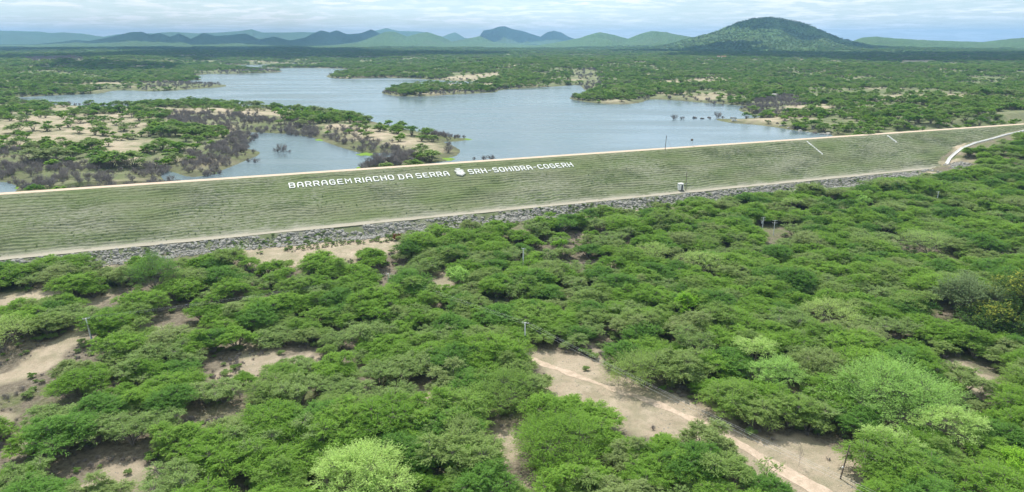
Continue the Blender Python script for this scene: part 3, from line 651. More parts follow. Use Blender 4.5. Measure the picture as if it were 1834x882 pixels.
special('pale_domed_tree', 'wide pale green domed tree above the grey-green trees at right', 'tree', 1662, 455, 16, 11, M_pale, seed=21, lobes=16, sprays=46, leaves=18, flat=.42, low=.45)
special('pale_domed_tree', 'pale yellowish dome left of two pale tree crowns in the middle woodland', 'tree', 1170, 472, 10.5, 9.5, M_pale, seed=22, lobes=12, sprays=36, leaves=18, flat=.5)
special('pale_domed_tree', 'pale green dome to the right of the yellowish dome in the middle woodland', 'tree', 1252, 492, 12, 10.5, M_pale, seed=23, lobes=13, sprays=36, leaves=18, flat=.5)
special('pale_domed_tree', 'pale dome below and right of the tall utility pole pair', 'tree', 1490, 590, 13, 10.5, M_pale, seed=24, lobes=14, sprays=38, leaves=18, flat=.45)
special('pale_domed_tree', 'small pale crown right of the two utility poles', 'tree', 1415, 378, 8, 8, M_pale, seed=34, lobes=9, sprays=30, leaves=16, flat=.5)
special('round_bush', 'round blue-green bush standing out among green trees left of the middle', 'bush', 820, 517, 6, 8.5, M_teal, seed=25, lobes=11, sprays=70, leaves=14, ll=.5, lw=.2, flat=.85, low=.6)
special('tall_dark_tree', 'tall darker green tree rising below the toe road at left', 'tree', 282, 528, 12, 16, M_deep, seed=26, lobes=18, sprays=48, leaves=16, flat=.7, low=.25, ragged=1.0)
special('lime_tree', 'small bright lime leafy tree in the middle woodland', 'tree', 1228, 572, 5.5, 9.5, M_lime, seed=27, lobes=10, sprays=44, leaves=12, ll=.5, lw=.35, flat=.8, low=.3, ragged=.6)
special('lime_bush', 'small lime-yellow bush near the tall pole below the rock toe', 'bush', 1003, 455, 4, 7, M_lime, seed=28, lobes=7, sprays=30, leaves=10, ll=.5, lw=.35, flat=.7)
special('lime_bush', 'small lime bush at the end of the rock toe, above the reddish dead tree', 'bush', 783, 421, 3.4, 5, M_lime, seed=35, lobes=6, sprays=26, leaves=10, ll=.5, lw=.35, flat=.7)
special('pale_bright_bush', 'pale glossy bush in dark trees below the right part of the toe road', 'bush', 1544, 374, 5.5, 8, M_teal, seed=29, lobes=8, sprays=30, leaves=10, ll=.6, lw=.4, flat=.7)
special('pale_grey_tree', 'pale greyish tree cut by the left edge beside the bare sandy patch', 'tree', 8, 625, 13, 10.5, M_pale, seed=30, lobes=14, sprays=40, leaves=18, flat=.5, low=.35, ragged=.6)
special('domed_feathery_tree', 'wide green domed tree below the sandy track, nearest the bottom middle', 'tree', 1003, 828, 14, 10.5, M_green, seed=31, lobes=28, sprays=46, leaves=22, flat=.5, low=.35, ragged=.8)
special('dark_sapling', 'bright green tree leaning over the small bare clearing at bottom middle', 'tree', 830, 815, 6, 9.5, M_green, seed=32, lobes=11, sprays=46, leaves=16, flat=.7, low=.3, ragged=.5)
special('sparse_sapling', 'small sparse tree alone on the sand beside the track, bottom right', 'sapling', 1372, 862, 4, 5.5, M_grey, seed=33, lobes=6, sprays=16, leaves=10, flat=.8, low=.4)
special('large_green_tree', 'broad green tree leaning over the top end of the sandy clearing, left side', 'tree', 900, 728, 11, 9, M_green, seed=36, lobes=18, sprays=44, leaves=18, flat=.6, low=.35, ragged=.7)
special('large_green_tree', 'broad green tree on the upper right edge of the sandy clearing', 'tree', 1150, 690, 11, 9.5, M_green, seed=37, lobes=16, sprays=40, leaves=18, flat=.55, low=.35, ragged=.5)
p = P(712, 440, 0.6); rd = make_plant('russet_dead_bush', [('bare_branches', dead_mesh(41, M_russet, R=5, H=4.2, stems=16, tw=.045, br=5))], (p[0], p[1], zat(p[0], p[1]))); tag(rd, 'reddish-brown dead bush at the end of the sandy clearing', 'bush'); SPECIAL.append((p[0], p[1], 4.5))
p = P(1431, 830, 0.6); rd = make_plant('bare_sapling', [('bare_branches', dead_mesh(42, M_dead, R=1.3, H=6.5, stems=3, tw=.03, br=3))], (p[0], p[1], zat(p[0], p[1]))); tag(rd, 'thin leafless sapling on the sand between track and wooden pole', 'sapling'); SPECIAL.append((p[0], p[1], 1.5))

# ------------------------------------------------------------------ woodland below the dam
def in_view(x, y, m=1.12, far=1e9):
    """a wedge round the camera direction, wide enough for a step aside"""
    return (np.abs(x) < y * 0.80 * m + 25) & (y > 60) & (np.hypot(x, y) < far)
def bare_mask(x, y, off=0.0):
    s = np.full(x.shape, 1e9)
    for b in B_LIST: s = np.minimum(s, inpoly(x, y + off, b))
    return s
def jit(x0, x1, y0, y1, step, seed):
    r = np.random.default_rng(seed); X, Y = np.meshgrid(np.arange(x0, x1, step), np.arange(y0, y1, step)); X = X.ravel() + r.uniform(-.48, .48, X.size) * step; Y = Y.ravel() + r.uniform(-.48, .48, Y.size) * step; return X, Y, r
X, Y, r = jit(-420, 620, 95, 640, 7.4, 1)
u, v = uv(X, Y); pxx = CX + F * X / (Y * cT + 98 * sT)
edge = BV + np.interp(u, [-400, -235, -215, -125, -90, -40, 60, 300, 400, 600], [17, 16, 30, 35, 29, 27, 26, 26, 24, 20]) + fbm(X, Y, 18, 2, 61) * 5
keep = in_view(X, Y) & ((v > edge) | ((u > GU[0] + 14) & (v > np.interp(u, GU, [g_[1] for g_ in GROIN]) + np.where(u > GU[2], 17, 9))))
X, Y, u, v, pxx = X[keep], Y[keep], u[keep], v[keep], pxx[keep]
b0, b1 = bare_mask(X, Y), bare_mask(X, Y, 5.0)
dn = fbm(X, Y, 28, 3, 62)
prob = np.where((b0 < 1.5), 0.0, 1.0) * np.where(b1 < 0, 0.1, 1.0)
leftopen = sst(760, 300, pxx) * sst(330, 230, Y)
prob *= np.clip(1.0 - leftopen * np.clip(0.46 - dn * 1.8, 0, .92), 0, 1)
prob *= np.clip(1.0 - (1 - leftopen) * np.clip(-dn * 1.9 - .25, 0, .85), 0, 1)
abut = (u > GU[0] + 10) & (v < BV + 70); prob *= np.where(abut, 0.62, 1)
keep = r.uniform(0, 1, len(X)) < prob
for sx, sy, sr in SPECIAL: keep &= np.hypot(X - sx, Y - sy) > sr * 0.72 + 2.2
for q in (P(942, 622), P(166, 606), P(158, 645), P(166, 622), P(176, 640), P(1505, 858), P(696, 512, 1), P(937, 479, 2), P(1364, 423, 2), P(1385, 422, 2)): keep &= ~((np.abs(X - q[0]) < 5.0) & (Y < q[1] + 3) & (Y > q[1] - 13))
X, Y = X[keep], Y[keep]; u, v = uv(X, Y)
Z = natural(X, Y); dist = np.sqrt(X ** 2 + Y ** 2 + (HC - Z) ** 2)
sc = np.clip(1.36 + fbm(X, Y, 22, 2, 63) * .35 + r.normal(0, .15, len(X)), .7, 2.0)
sel = fbm(X, Y, 30, 2, 64) + r.normal(0, .25, len(X))
pxs = CX + F * X / (Y * cT + (HC - Z) * sT)
greyp = 0.12 + 0.25 * leftopen.mean()
kind = np.where(r.uniform(0, 1, len(X)) < np.where((pxs < 800) & (Y < 300),   .42, .16), r.integers(7, 9, len(X)), r.integers(0, 7, len(X)))
order = np.argsort(dist)
vis = [i for i in order if abs(pxs[i] - CX) < 945 and Y[i] > 128]
near = set(vis[:276]); first = {}
track_s = dist_line(X, Y, TRK)
pwood = P(1505, 858)[:2]; pm_ = P(942, 622)[:2]; pl_ = P(160, 612)[:2]
ZONES = {}
def zone(i):
    k = 'thin grey-green' if kind[i] >= 7 else ('dark green' if kind[i] == 4 else 'green feathery')
    x, y = X[i], Y[i]
    d = lambda q: math.hypot(x - q[0], y - q[1])
    right = x > np.interp(y, TRK[::-1, 1], TRK[::-1, 0])
    if d(pwood) < 22: w = 'beside the leaning wooden pole'
    elif d(pm_) < 22: w = 'around the concrete pole with three bright wires'
    elif d(pl_) < 24: w = 'around the leftmost concrete pole'
    elif track_s[i] < 13 and y < 235: w = 'along the %s edge of the dirt track' % ('right' if right else 'left')
    elif y < 150: w = 'at the bottom edge, %s the dirt track' % ('right of' if right else 'left of')
    elif x < -95: w = 'in the open woodland near the left edge'
    elif x < -45: w = 'in the open woodland at lower left'
    elif x < 0: w = 'in the woodland left of the small bare clearing'
    elif right: w = 'in the woodland right of the dirt track'
    else: w = 'in the woodland left of the dirt track'
    return k, 'scrub tree with %s foliage %s' % (k, w)
for i in near:
    k = int(kind[i])
    if k not in first:
        first[k] = make_plant('scrub_tree', NV[k]); o = first[k]
    else: o = copy_tree(first[k])
    s_ = float(sc[i]) * 1.16; o.location = (X[i], Y[i], Z[i]); o.rotation_euler = (0, 0, float(r.uniform(0, 6.28))); o.scale = (s_, s_ * float(r.uniform(.85, 1.15)), s_ * float(r.uniform(.68, .98)))
    kk, lab = zone(i); tag(o, lab, 'tree', lab.replace('scrub tree with', 'scrub trees with'))
for k in range(9):
    if k not in first:
        i = vis[276 + k]; near.add(i); kind[i] = k; first[k] = make_plant('scrub_tree', NV[k], (X[i], Y[i], Z[i])); tag(first[k], 'scrub tree deep in the middle woodland', 'tree', 'scrub trees deep in the middle woodland')
rest = np.array([i for i in range(len(X)) if i not in near])
scatter('woodland', X[rest], Y[rest], Z[rest], sc[rest] * 1.16, kind[rest], [list(first[k].children) for k in range(9)], 'dense green scrub woodland stretching from the near trees to the rock toe', 'woodland', zs=sc[rest] * r.uniform(.78, 1.1, len(rest)))
print('downstream trees', len(X))
# ------------------------------------------------------------------ lake side: single trees on the sandy point
UPI = [(185, 243, 1.1, 1, 'spreading green tree alone in the middle of the sandy point'), (142, 240, .95, 0, 'small round green tree left of the spreading tree on the sandy point'),
 (110, 255, .8, 2, 'small grey-green tree on sand above the dense green clump at left'), (90, 236, .8, 2, 'thin grey-green tree on the pale sand near the left edge'),
 (222, 236, .8, 2, 'thin grey tree with sand all round it, right of the spreading tree'), (238, 250, .8, 2, 'thin flat-topped tree just above the grassy patch on the sandy point'),
 (165, 262, .95, 0, 'green tree between the sandy patch and the two dense clumps'), (180, 214, .9, 5, 'small green tree on the upper bare strip of the sandy point'),
 (35, 240, 1.4, 3, 'wide dark green clump on the sand at the left edge'), (60, 236, 1.2, 4, 'dark green tree right of the wide clump at the left edge'),
 (72, 213, 1.3, 6, 'bright green tree near the shore at upper left of the sandy point'), (110, 212, 1.1, 6, 'bright round tree right of the bright green tree at upper left'),
 (305, 245, 1.3, 1, 'dense green tree at the head of the flooded thicket'), (340, 246, 1.3, 3, 'wide dense tree at the right end of the green row above the flooded thicket'),
 (370, 250, 1.05, 5, 'rounded dense tree on the grass edge nearest the bay'), (290, 268, 1.2, 1, 'green tree on the grassy bank, above the bare bushes'),
 (330, 268, 1.0, 5, 'bright green tree at the tip of the grassy bank'), (205, 300, 1.7, 3, 'largest dense green crown behind the bare thicket beside the dam'),
 (240, 300, 1.5, 1, 'dense crown right half of the large green clump beside the dam'), (180, 296, 1.4, 4, 'dense crown left half of the large green clump beside the dam'),
 (60, 290, 1.5, 3, 'dense green crown above the bare thicket at far left'), (100, 288, 1.4, 1, 'dense green crown right of the far left crown above the bare thicket'),
 (130, 283, 1.2, 0, 'green crown at the right end of the left dense clump'), (95, 300, 1.2, 6, 'brighter green crown in front of the left dense clump'),
 (305, 285, .9, 2, 'small grey-green tree on sand between the clump and the bay'), (625, 240, .8, 5, 'small dark green tree at the left of the far sandy point'),
 (658, 246, .9, 2, 'pale round bush in the middle of the far sandy point'), (640, 232, 1.0, 0, 'flat green tree on the upper slope of the far sandy point'),
 (680, 236, 1.0, 5, 'green tree on the shore row of the far sandy point'), (712, 240, 1.1, 1, 'dark green tree near the end of the shore row'), (738, 243, 1.2, 4, 'last dark green tree before the bare shrubs at the tip of the point'),
 (500, 222, .9, 5, 'green tree on the neck of the sandy point'), (540, 224, 1.0, 1, 'flat green tree right of the tree on the neck of the sandy point'), (425, 205, .8, 2, 'thin tree on the upper sandy strip of the point')]
Fs = {}; UPS = []
for (a, b, s_, k, lab) in UPI:
    q = P(a, b, 24.5); z = zat(q[0], q[1]); q = P(a, b, z); z = zat(q[0], q[1])
    if k not in Fs: Fs[k] = make_plant('shore_tree', FV[k]); o = Fs[k]
    else: o = copy_tree(Fs[k])
    o.location = (q[0], q[1], z - .05); o.scale = (s_ * 1.5, s_ * 1.5, s_ * 1.25); o.rotation_euler = (0, 0, float(rng.uniform(0, 6.28))); tag(o, lab, 'tree', 'trees on the sandy points'); UPS.append((q[0], q[1], 4 * s_))
DI = [(505, 272, 1.7, 1, 'dead bush standing alone in the middle of the bay, mirrored in it'), (495, 272, 1.2, 0, 'smaller dead bush touching the left of the lone bush in the bay'), (517, 273, .85, 2, 'low dead bush at the right of the lone bush in the bay'),
 (446, 290, 1.3, 2, 'thin leaning dead tree in the water near the grassy spit of the bay'), (459, 291, 1.2, 0, 'thin dead tree right of the leaning one in the bay'),
 (436, 262, 1.7, 1, 'tall dark dead tree on the bank at the top of the bay'), (425, 268, 1.4, 3, 'dark dead tree left of the tall one on the bank of the bay'), (432, 245, 1.3, 1, 'dark dead tree above the tall one on the bank of the bay'),
 (392, 292, 1.4, 1, 'bare grey bush above the bright weed patch in the bay'), (372, 298, 1.3, 3, 'bare grey bush left of the bright weed patch in the bay'), (345, 300, 1.2, 0, 'bare grey bush at the left end of the flooded row in the bay'),
 (306, 323, 1.2, 0, 'bare bush in the water against the dam, left of the bay'), (275, 318, 1.4, 1, 'tall bare bush on the bank where the bay meets the dam'),
 (675, 298, 2.0, 1, 'largest bare bush beside the crest road, right side of the bay'), (700, 296, 1.7, 3, 'bare bush right of the largest one beside the crest road'), (660, 300, 1.4, 0, 'bare bush left of the largest one beside the crest road'),
 (690, 285, 1.7, 1, 'bare bush behind the largest one beside the crest road'), (740, 292, 1.1, 2, 'bare shrub on the green marsh edge by the crest road'), (757, 291, 1.0, 0, 'bare shrub at the right end of the green marsh edge'),
 (803, 276, 1.6, 1, 'bare rounded tree at the end of the sandy point'), (702, 262, 1.0, 0, 'small bare bush in the grass of the sandy point'), (848, 286, .9, 2, 'small bare bush in the lake beside the dam crest, left of a pair'),
 (868, 286, 1.2, 0, 'bare bush in the lake beside the dam crest, left one of the pair'), (881, 287, 1.2, 3, 'bare bush in the lake beside the dam crest, right one of the pair'),
 (1208, 214, 1.5, 1, 'bare bush alone in the lake, left of the flooded spit'), (1222, 214, 1.3, 0, 'bare bush right beside the lone one in the lake'), (1285, 211, 1.8, 1, 'wide bare bush on the tip of the flooded spit'),
 (1272, 214, 1.0, 2, 'low bare shrub at the waterline of the flooded spit'), (1339, 212, 1.1, 2, 'thin bare tree left behind the sandy spit road'), (1352, 211, 1.2, 0, 'thin bare tree right behind the sandy spit road'),
 (1278, 187, 1.5, 1, 'bare tree on the thin mud bar in the lake'), (1293, 189, 1.2, 2, 'low bare tree at the right of the thin mud bar'), (700, 165, 1.8, 3, 'bare dark bush at the left tip of the long island'),
 (688, 168, 1.6, 0, 'bare dark bush cut off at the very tip of the long island'), (1242, 212, 1.0, 2, 'bare shrub among the dark rocks of the flooded spit')]
Ds = {}
for (a, b, s_, k, lab) in DI:
    q = P(a, b, ZW); z = max(zat(q[0], q[1]), ZW - .6)
    if k not in Ds: Ds[k] = make_plant('dead_bush', [('bare_branches', DV[k])]); o = Ds[k]
    else: o = copy_tree(Ds[k])
    o.location = (q[0], q[1], z); o.scale = (s_ * 1.2, s_ * 1.2, s_ * 1.2); o.rotation_euler = (0, 0, float(rng.uniform(0, 6.28))); tag(o, lab, 'dead bush', 'dead bushes around the flooded shore'); UPS.append((q[0], q[1], 2 * s_))

# ------------------------------------------------------------------ lake side: masses
def vis_wedge(x, y): return (np.abs(x) < y * 0.86 + 30)
def up_points(r0, r1, step, seed):
    X, Y, r = jit(-r1 * .75, r1 * .75, r0 * .6, r1, step, seed); R = np.hypot(X, Y); u, v = uv(X, Y)
    k = vis_wedge(X, Y) & (R >= r0) & (R < r1) & (v < -9); return X[k], Y[k], r
sets = []
for r0, r1, step, f in ((250, 1300, 7.4, 1.28), (1300, 2400, 8.6, 1.35), (2400, 3700, 15, 2.1), (3700, 6200, 20, 2.0)):
    X, Y, r = up_points(r0, r1, step, int(r0)); sdw = shore(X, Y); k = sdw > 1.0; X, Y, sdw = X[k], Y[k], sdw[k]
    s = np.full(X.shape, 1e9)
    for p in UP_SAND: s = np.minimum(s, inpoly(X, Y, p, 24, 10.0))
    dd = np.full(X.shape, 1e9)
    for p in DEADP: dd = np.minimum(dd, inpoly(X, Y, p, 23, 12.0))
    n1 = fbm(X, Y, 60, 3, 301); n2 = fbm(X, Y, 110, 3, 302); R = np.hypot(X, Y)
    dead = (dd < 0) | ((sdw < 4 + n2 * 34) & (R > 500) & (Y < 4000)) | ((sdw < 6) & (r.uniform(0, 1, len(X)) < .4))
    pr = np.where(s < 0, 0.10, np.clip(.66 + n1 * 1.8, .08, .95)); pr = np.where(dead, np.clip(.5 + n1, .2, .8), pr)
    pr = np.where((~dead) & (Y < 520) & (X < 60), pr * np.clip(.42 + n1 * 1.6, .06, 1), pr)
    pr = np.where((~dead) & (sdw < 3), pr * .3, pr)
    k = r.uniform(0, 1, len(X)) < pr
    if r0 < 1000:
        for a, b, c in UPS: k &= np.hypot(X - a, Y - b) > c * .7
    X, Y, dead, n2 = X[k], Y[k], dead[k], n2[k]; sets.append((X, Y, natural(X, Y), dead, f * np.clip(r.normal(1.0, .2, len(X)), .6, 1.5), r.uniform(0, 1, len(X)), n2))
X, Y, Z, D_, SC, RU, N2 = [np.concatenate(t) for t in zip(*sets)]
# extra dense tangles inside the drowned zones
ex = []
X2, Y2, r = up_points(250, 1100, 3.4, 5); dd = np.full(X2.shape, 1e9)
for p in DEADP: dd = np.minimum(dd, inpoly(X2, Y2, p, 23, 6.0))
sw2 = shore(X2, Y2); k = (dd < 0) & (sw2 > -5) & (r.uniform(0, 1, len(X2)) < np.clip(.26 + fbm(X2, Y2, 22, 2, 8) * .9, .03, .7)); X2, Y2 = X2[k], Y2[k]; Z2 = np.maximum(natural(X2, Y2), ZW - .5)
dx = np.concatenate((X[D_], X2)); dy = np.concatenate((Y[D_], Y2)); dz = np.concatenate((Z[D_], Z2)); ds = np.concatenate((SC[D_], r.uniform(.6, 1.6, len(X2))))
di = np.where(np.hypot(dx, dy) < 650, r.integers(0, 4, len(dx)), r.integers(0, 2, len(dx)) * 3)
scatter('drowned_thicket', dx, dy, dz - .05, ds, di, [list(Ds[k].children) for k in (0, 1, 2, 3)], 'dark leafless thicket along the flooded shores', 'thicket')
gx, gy, gz, gs, gu, gn = X[~D_], Y[~D_], Z[~D_], SC[~D_], RU[~D_], N2[~D_]
gi = np.where(gu < .42, 0, np.where(gu < .62, 1, np.where(gu < .72, 2, np.where(gu < .84, 5, np.where(gu < .93, 4, 6)))))
gi = np.where((gn > .12) & (gu > .35) & (gu < .62), 6, gi)
scatter('far_scrub', gx, gy, gz - .05, gs, gi, [list(Fs[k].children) for k in sorted(Fs)], 'green scrub woodland covering the land round the lake to the hills', 'woodland', zs=gs * np.where(np.hypot(gx, gy) > 2400, .62, .95))
print('upstream', len(gx), len(dx))

# ------------------------------------------------------------------ rocks
def rock(seed, size, mat, name='boulder', squash=.7):
    import bmesh
    bm = bmesh.new(); bmesh.ops.create_icosphere(bm, subdivisions=2, radius=1); r = np.random.default_rng(seed); s = r.uniform(.7, 1.25, 3); s[2] *= squash
    pl = [Vector(r.normal(0, 1, 3)).normalized() for _ in range(9)]
    for v in bm.verts:
        c = v.co.copy()
        for n_ in pl:
            t = c.dot(n_) - .72
            if t > 0: c -= n_ * t
        v.co = Vector((c.x * s[0], c.y * s[1], c.z * s[2])) * size
    me = bpy.data.meshes.new(name); bm.to_mesh(me); bm.free(); me.materials.append(mat); o = bpy.data.objects.new(name, me); COL.objects.link(o); return o
BR = []
for i, (u_, v_, lab) in enumerate([(-150, BV + 9, 'largest pale boulder on the rock toe at the left'), (-60, BV + 12, 'grey boulder on the rock toe below the left part of the lettering'), (60, BV + 8, 'grey angular boulder under the middle of the toe road'), (200, BV + 9, 'pale boulder on the rock toe right of the little white building')]):
    o = rock(500 + i, 0.62, M_stone); a, b = xy(u_, v_); o.location = (a, b, float(zdam(v_)) + .1); tag(o, lab, 'boulder', 'single boulders of the rock toe'); BR.append(o)
r = np.random.default_rng(9); n = 15000
U = r.uniform(-460, GU[0] + 6, n); V = BV + 4.6 + r.uniform(0, 1, n) ** 1.1 * np.interp(U, [-460, -60, 20, 340], [12, 13, 12, 13])
k = (fbm(U, V * 2, 14, 3, 88) > np.where(U < 0, -.38, -.45)); U, V = U[k], V[k]; a, b = xy(U, V); zz_ = np.maximum(toe_z(U, V), natural(a, b))
scatter('rock_toe', a, b, zz_ + .05, np.clip(r.lognormal(-.25, .5, len(U)), .3, 2.4), r.integers(0, 4, len(U)), [[o] for o in BR], 'band of grey loose rocks below the toe road', 'rocks')
for (a, b, s_, lab) in [(1244, 212, 2.6, 'dark low rock at the outer end of the flooded spit'), (1258, 213, 2.4, 'dark rock second from the outer end of the flooded spit'), (1270, 211, 2.0, 'dark upright rock before the wide bare bush of the spit'),
   (1310, 212, 2.2, 'dark rock behind the parked car on the spit'), (1316, 212, 2.4, 'dark rock pair-mate behind the parked car, right one'), (1330, 197, 2.6, 'dark wet rock at the corner of the mud shore'), (1334, 200, 3.0, 'larger dark wet rock at the corner of the mud shore'), (1350, 203, 2.0, 'small dark rock at the foot of the bare thicket')]:
    o = rock(int(a), s_, M_darkrock, 'shore_rock', .5); q = P(a, b, ZW); o.location = (q[0], q[1], ZW + .1); tag(o, lab, 'rock', 'dark rocks in the lake')
for i, (a, b) in enumerate([(1392, 224), (1400, 227), (1412, 230), (1422, 231), (1434, 234), (1446, 236), (1460, 238), (1474, 240), (1484, 240), (1405, 222), (1430, 228), (1455, 233)]):
    o = rock(700 + i, float(rng.uniform(1.6, 3.0)), M_stone if i % 3 else M_darkrock, 'bank_boulder', .6); q = P(a, b, ZW + .5); z = zat(q[0], q[1]); o.location = (q[0], q[1], max(z, ZW)); tag(o, 'grey boulder on the lake shore behind the crest road at right', 'boulder', 'boulders on the lake shore behind the crest road')
oc = rock(801, 14, M_stone, 'rock_outcrop', .34); q = P(1381, 163, 36); oc.location = (q[0], q[1], zat(q[0], q[1]) + 1); oc.scale = (1.5, .8, 1); tag(oc, 'pale flat rock outcrop among green scrub beyond the lake', 'rock')

# bright weed patches at the waterline
r = np.random.default_rng(3)
g = G('marsh_weed'); p = g.pos(); g1 = g.noise(p, 1.2, 4, .7); M_weed = g.out(g.bsdf(g.mix(g.mr(g1, .35, .65), (0.10, 0.20, 0.02), (0.22, 0.33, 0.05)), .9, g.bump(g1, 1, .2), .1))
for i, (cx, cy, w, hgt, lab) in enumerate([(375, 310, 13, 2.6, 'bright green weed patch floating in the bay by the bare bushes'), (42, 336, 16, 4, 'bright green weed patch by the pond at the left edge'), (650, 302, 14, 2.4, 'bright green weed strip where the bay meets the crest road'), (735, 290, 26, 3.5, 'green marsh between bay and lake beside the crest road'), (790, 286, 28, 2.4, 'yellow-green marsh tongue at the end of the sandy point'), (575, 251, 10, 2, 'small green weed patch at the top of the bay'), (655, 277, 16, 2.6, 'yellow-green weed strip along the bay side of the bare bushes'), (832, 250, 12, 1.6, 'green weed at the tip of the far sandy point'), (435, 276, 20, 3, 'yellow-green grassy spit in the bay')]):
    a_ = np.linspace(0, 2 * np.pi, 40, endpoint=False); rr_ = 1 + .18 * np.sin(a_ * 3 + i) + .12 * np.sin(a_ * 7 + 2 * i)
    pts = np.array([P(cx + w * c_ * k_, cy + hgt * s__ * k_, ZW) for c_, s__, k_ in zip(np.cos(a_), np.sin(a_), rr_)]); cen = pts.mean(0)
    ring = np.vstack((pts, cen + (pts - cen) * .8)); ring[:40, 2] = ZW - .1; ring[40:, 2] = ZW + .32 + r.uniform(-.06, .06, 40); vv = np.vstack((ring, [[cen[0], cen[1], ZW + .4]]))
    j = np.arange(40); jn = (j + 1) % 40; o = mesh_np('marsh_weed', vv, [np.stack((j, jn, jn + 40, j + 40), 1), np.stack((j + 40, jn + 40, j * 0 + 80), 1)], M_weed, smooth=False); tag(o, lab, 'weeds')

# ------------------------------------------------------------------ lettering laid on the slope
GL = {  # strokes on a 0..1 x 0..1 cell
 'B': [[(0, 0), (0, 1), (.8, 1), (1, .88), (1, .64), (.85, .52), (0, .52)], [(.85, .52), (1, .4), (1, .12), (.82, 0), (0, 0)]],
 'A': [[(0, 0), (0, .72), (.25, 1), (.75, 1), (1, .72), (1, 0)], [(0, .42), (1, .42)]],
 'R': [[(0, 0), (0, 1), (.8, 1), (1, .86), (1, .6), (.82, .46), (0, .46)], [(.55, .46), (1, 0)]],
 'G': [[(1, .82), (.82, 1), (.18, 1), (0, .82), (0, .18), (.18, 0), (.82, 0), (1, .18), (1, .48), (.55, .48)]],
 'E': [[(1, 1), (.15, 1), (0, .88), (0, .12), (.15, 0), (1, 0)], [(0, .5), (.85, .5)]],
 'M': [[(0, 0), (0, 1), (.5, .5), (1, 1), (1, 0)]], 'I': [[(.5, 0), (.5, 1)]],
 'C': [[(1, .82), (.82, 1), (.18, 1), (0, .82), (0, .18), (.18, 0), (.82, 0), (1, .18)]],
 'H': [[(0, 0), (0, 1)], [(1, 0), (1, 1)], [(0, .5), (1, .5)]],
 'O': [[(.2, 0), (0, .18), (0, .82), (.2, 1), (.8, 1), (1, .82), (1, .18), (.8, 0), (.2, 0)]],
 'D': [[(.15, 0), (.15, 1)], [(0, 1), (.75, 1), (1, .78), (1, .22), (.75, 0), (0, 0)]],
 'S': [[(1, .9), (.85, 1), (.15, 1), (0, .86), (0, .64), (.15, .52), (.85, .52), (1, .4), (1, .14), (.85, 0), (.1, 0), (0, .1)]],
 '-': [[(.1, .5), (.9, .5)]]}
M_emb = plain('emblem_concrete', (0.36, 0.37, 0.31), (0.47, 0.47, 0.42), 0.6)
SN = np.array((SL, 1.0)) / math.hypot(SL, 1)      # slope normal in (v, z)
def slope_pt(u, s, h=0.0):
    """u along the dam, s = metres down the slope from the crest, h above it"""
    c = 1 / math.hypot(1, SL); v = s * c; z = 27 - SL * v; v += SN[0] * h; z += SN[1] * h
    a, b = xy(u, v); return (a, b, z)
def s_of(v): return v * math.hypot(1, SL)
def stroke_mesh(strokes, u0, s0, w, hgt, sw, th0, mat, name):
    V, Fc = [], []; nb = 0
    for si, st in enumerate(strokes):
        top = th0 + si * .012; pts = np.array([(a * w, b * hgt) for a, b in st]); closed = st[0] == st[-1]
        n = len(pts); L_, R2 = [], []
        for i in range(n):
            if closed and i in (0, n - 1): d0 = pts[n - 1] - pts[n - 2]; d1 = pts[1] - pts[0]
            else: d0 = pts[i] - pts[max(i - 1, 0)]; d1 = pts[min(i + 1, n - 1)] - pts[i]
            if np.allclose(d0, 0): d0 = d1
            if np.allclose(d1, 0): d1 = d0
            d0 = d0 / np.linalg.norm(d0); d1 = d1 / np.linalg.norm(d1); nn_ = np.array((-d0[1] - d1[1], d0[0] + d1[0])); nn_ /= np.linalg.norm(nn_); m = 1 / max(np.dot(nn_, (-d0[1], d0[0])), .5)
            e = np.zeros(2)
            if not closed and i == 0: e = -d1 * sw * .45
            if not closed and i == n - 1: e = d0 * sw * .45
            L_.append(pts[i] + e + nn_ * m * sw / 2); R2.append(pts[i] + e - nn_ * m * sw / 2)
        for i in range(n):
            for q, h in ((L_[i], top), (R2[i], top), (L_[i], -.35), (R2[i], -.35)): V.append(slope_pt(u0 + q[0], s0 - q[1], h))
        for i in range(n - 1):
            a = nb + i * 4; b = a + 4; Fc += [(a, a + 1, b + 1, b), (a, b, b + 2, a + 2), (a + 1, a + 3, b + 3, b + 1)]
        if not closed: Fc += [(nb, nb + 2, nb + 3, nb + 1), (nb + (n - 1) * 4, nb + (n - 1) * 4 + 1, nb + (n - 1) * 4 + 3, nb + (n - 1) * 4 + 2)]
        nb += 4 * n
    return mesh_np(name, V, [np.array(Fc)], mat)
ORD = ['first', 'second', 'third', 'fourth', 'fifth', 'sixth', 'seventh', 'eighth']
cB = PS(518, 338); tB = PS(519, 328.5); LH = s_of(cB[1]) - s_of(tB[1]); S0 = s_of(cB[1])
print('letter height', LH, 'baseline s', S0, [s_of(PS(*q)[1]) for q in ((640, 329.5), (716, 323), (749, 320.3), (841, 312.8), (1017, 300))])
words = [('BARRAGEM', 518.5, 632, 338, 329.3), ('RIACHO', 637.5, 708, 329, 322.8), ('DA', 714.5, 741, 322.8, 320.5), ('SERRA', 747, 807, 320.3, 316), ('SRH-SOHIDRA-COGERH', 841, 1029, 313, 299.5)]
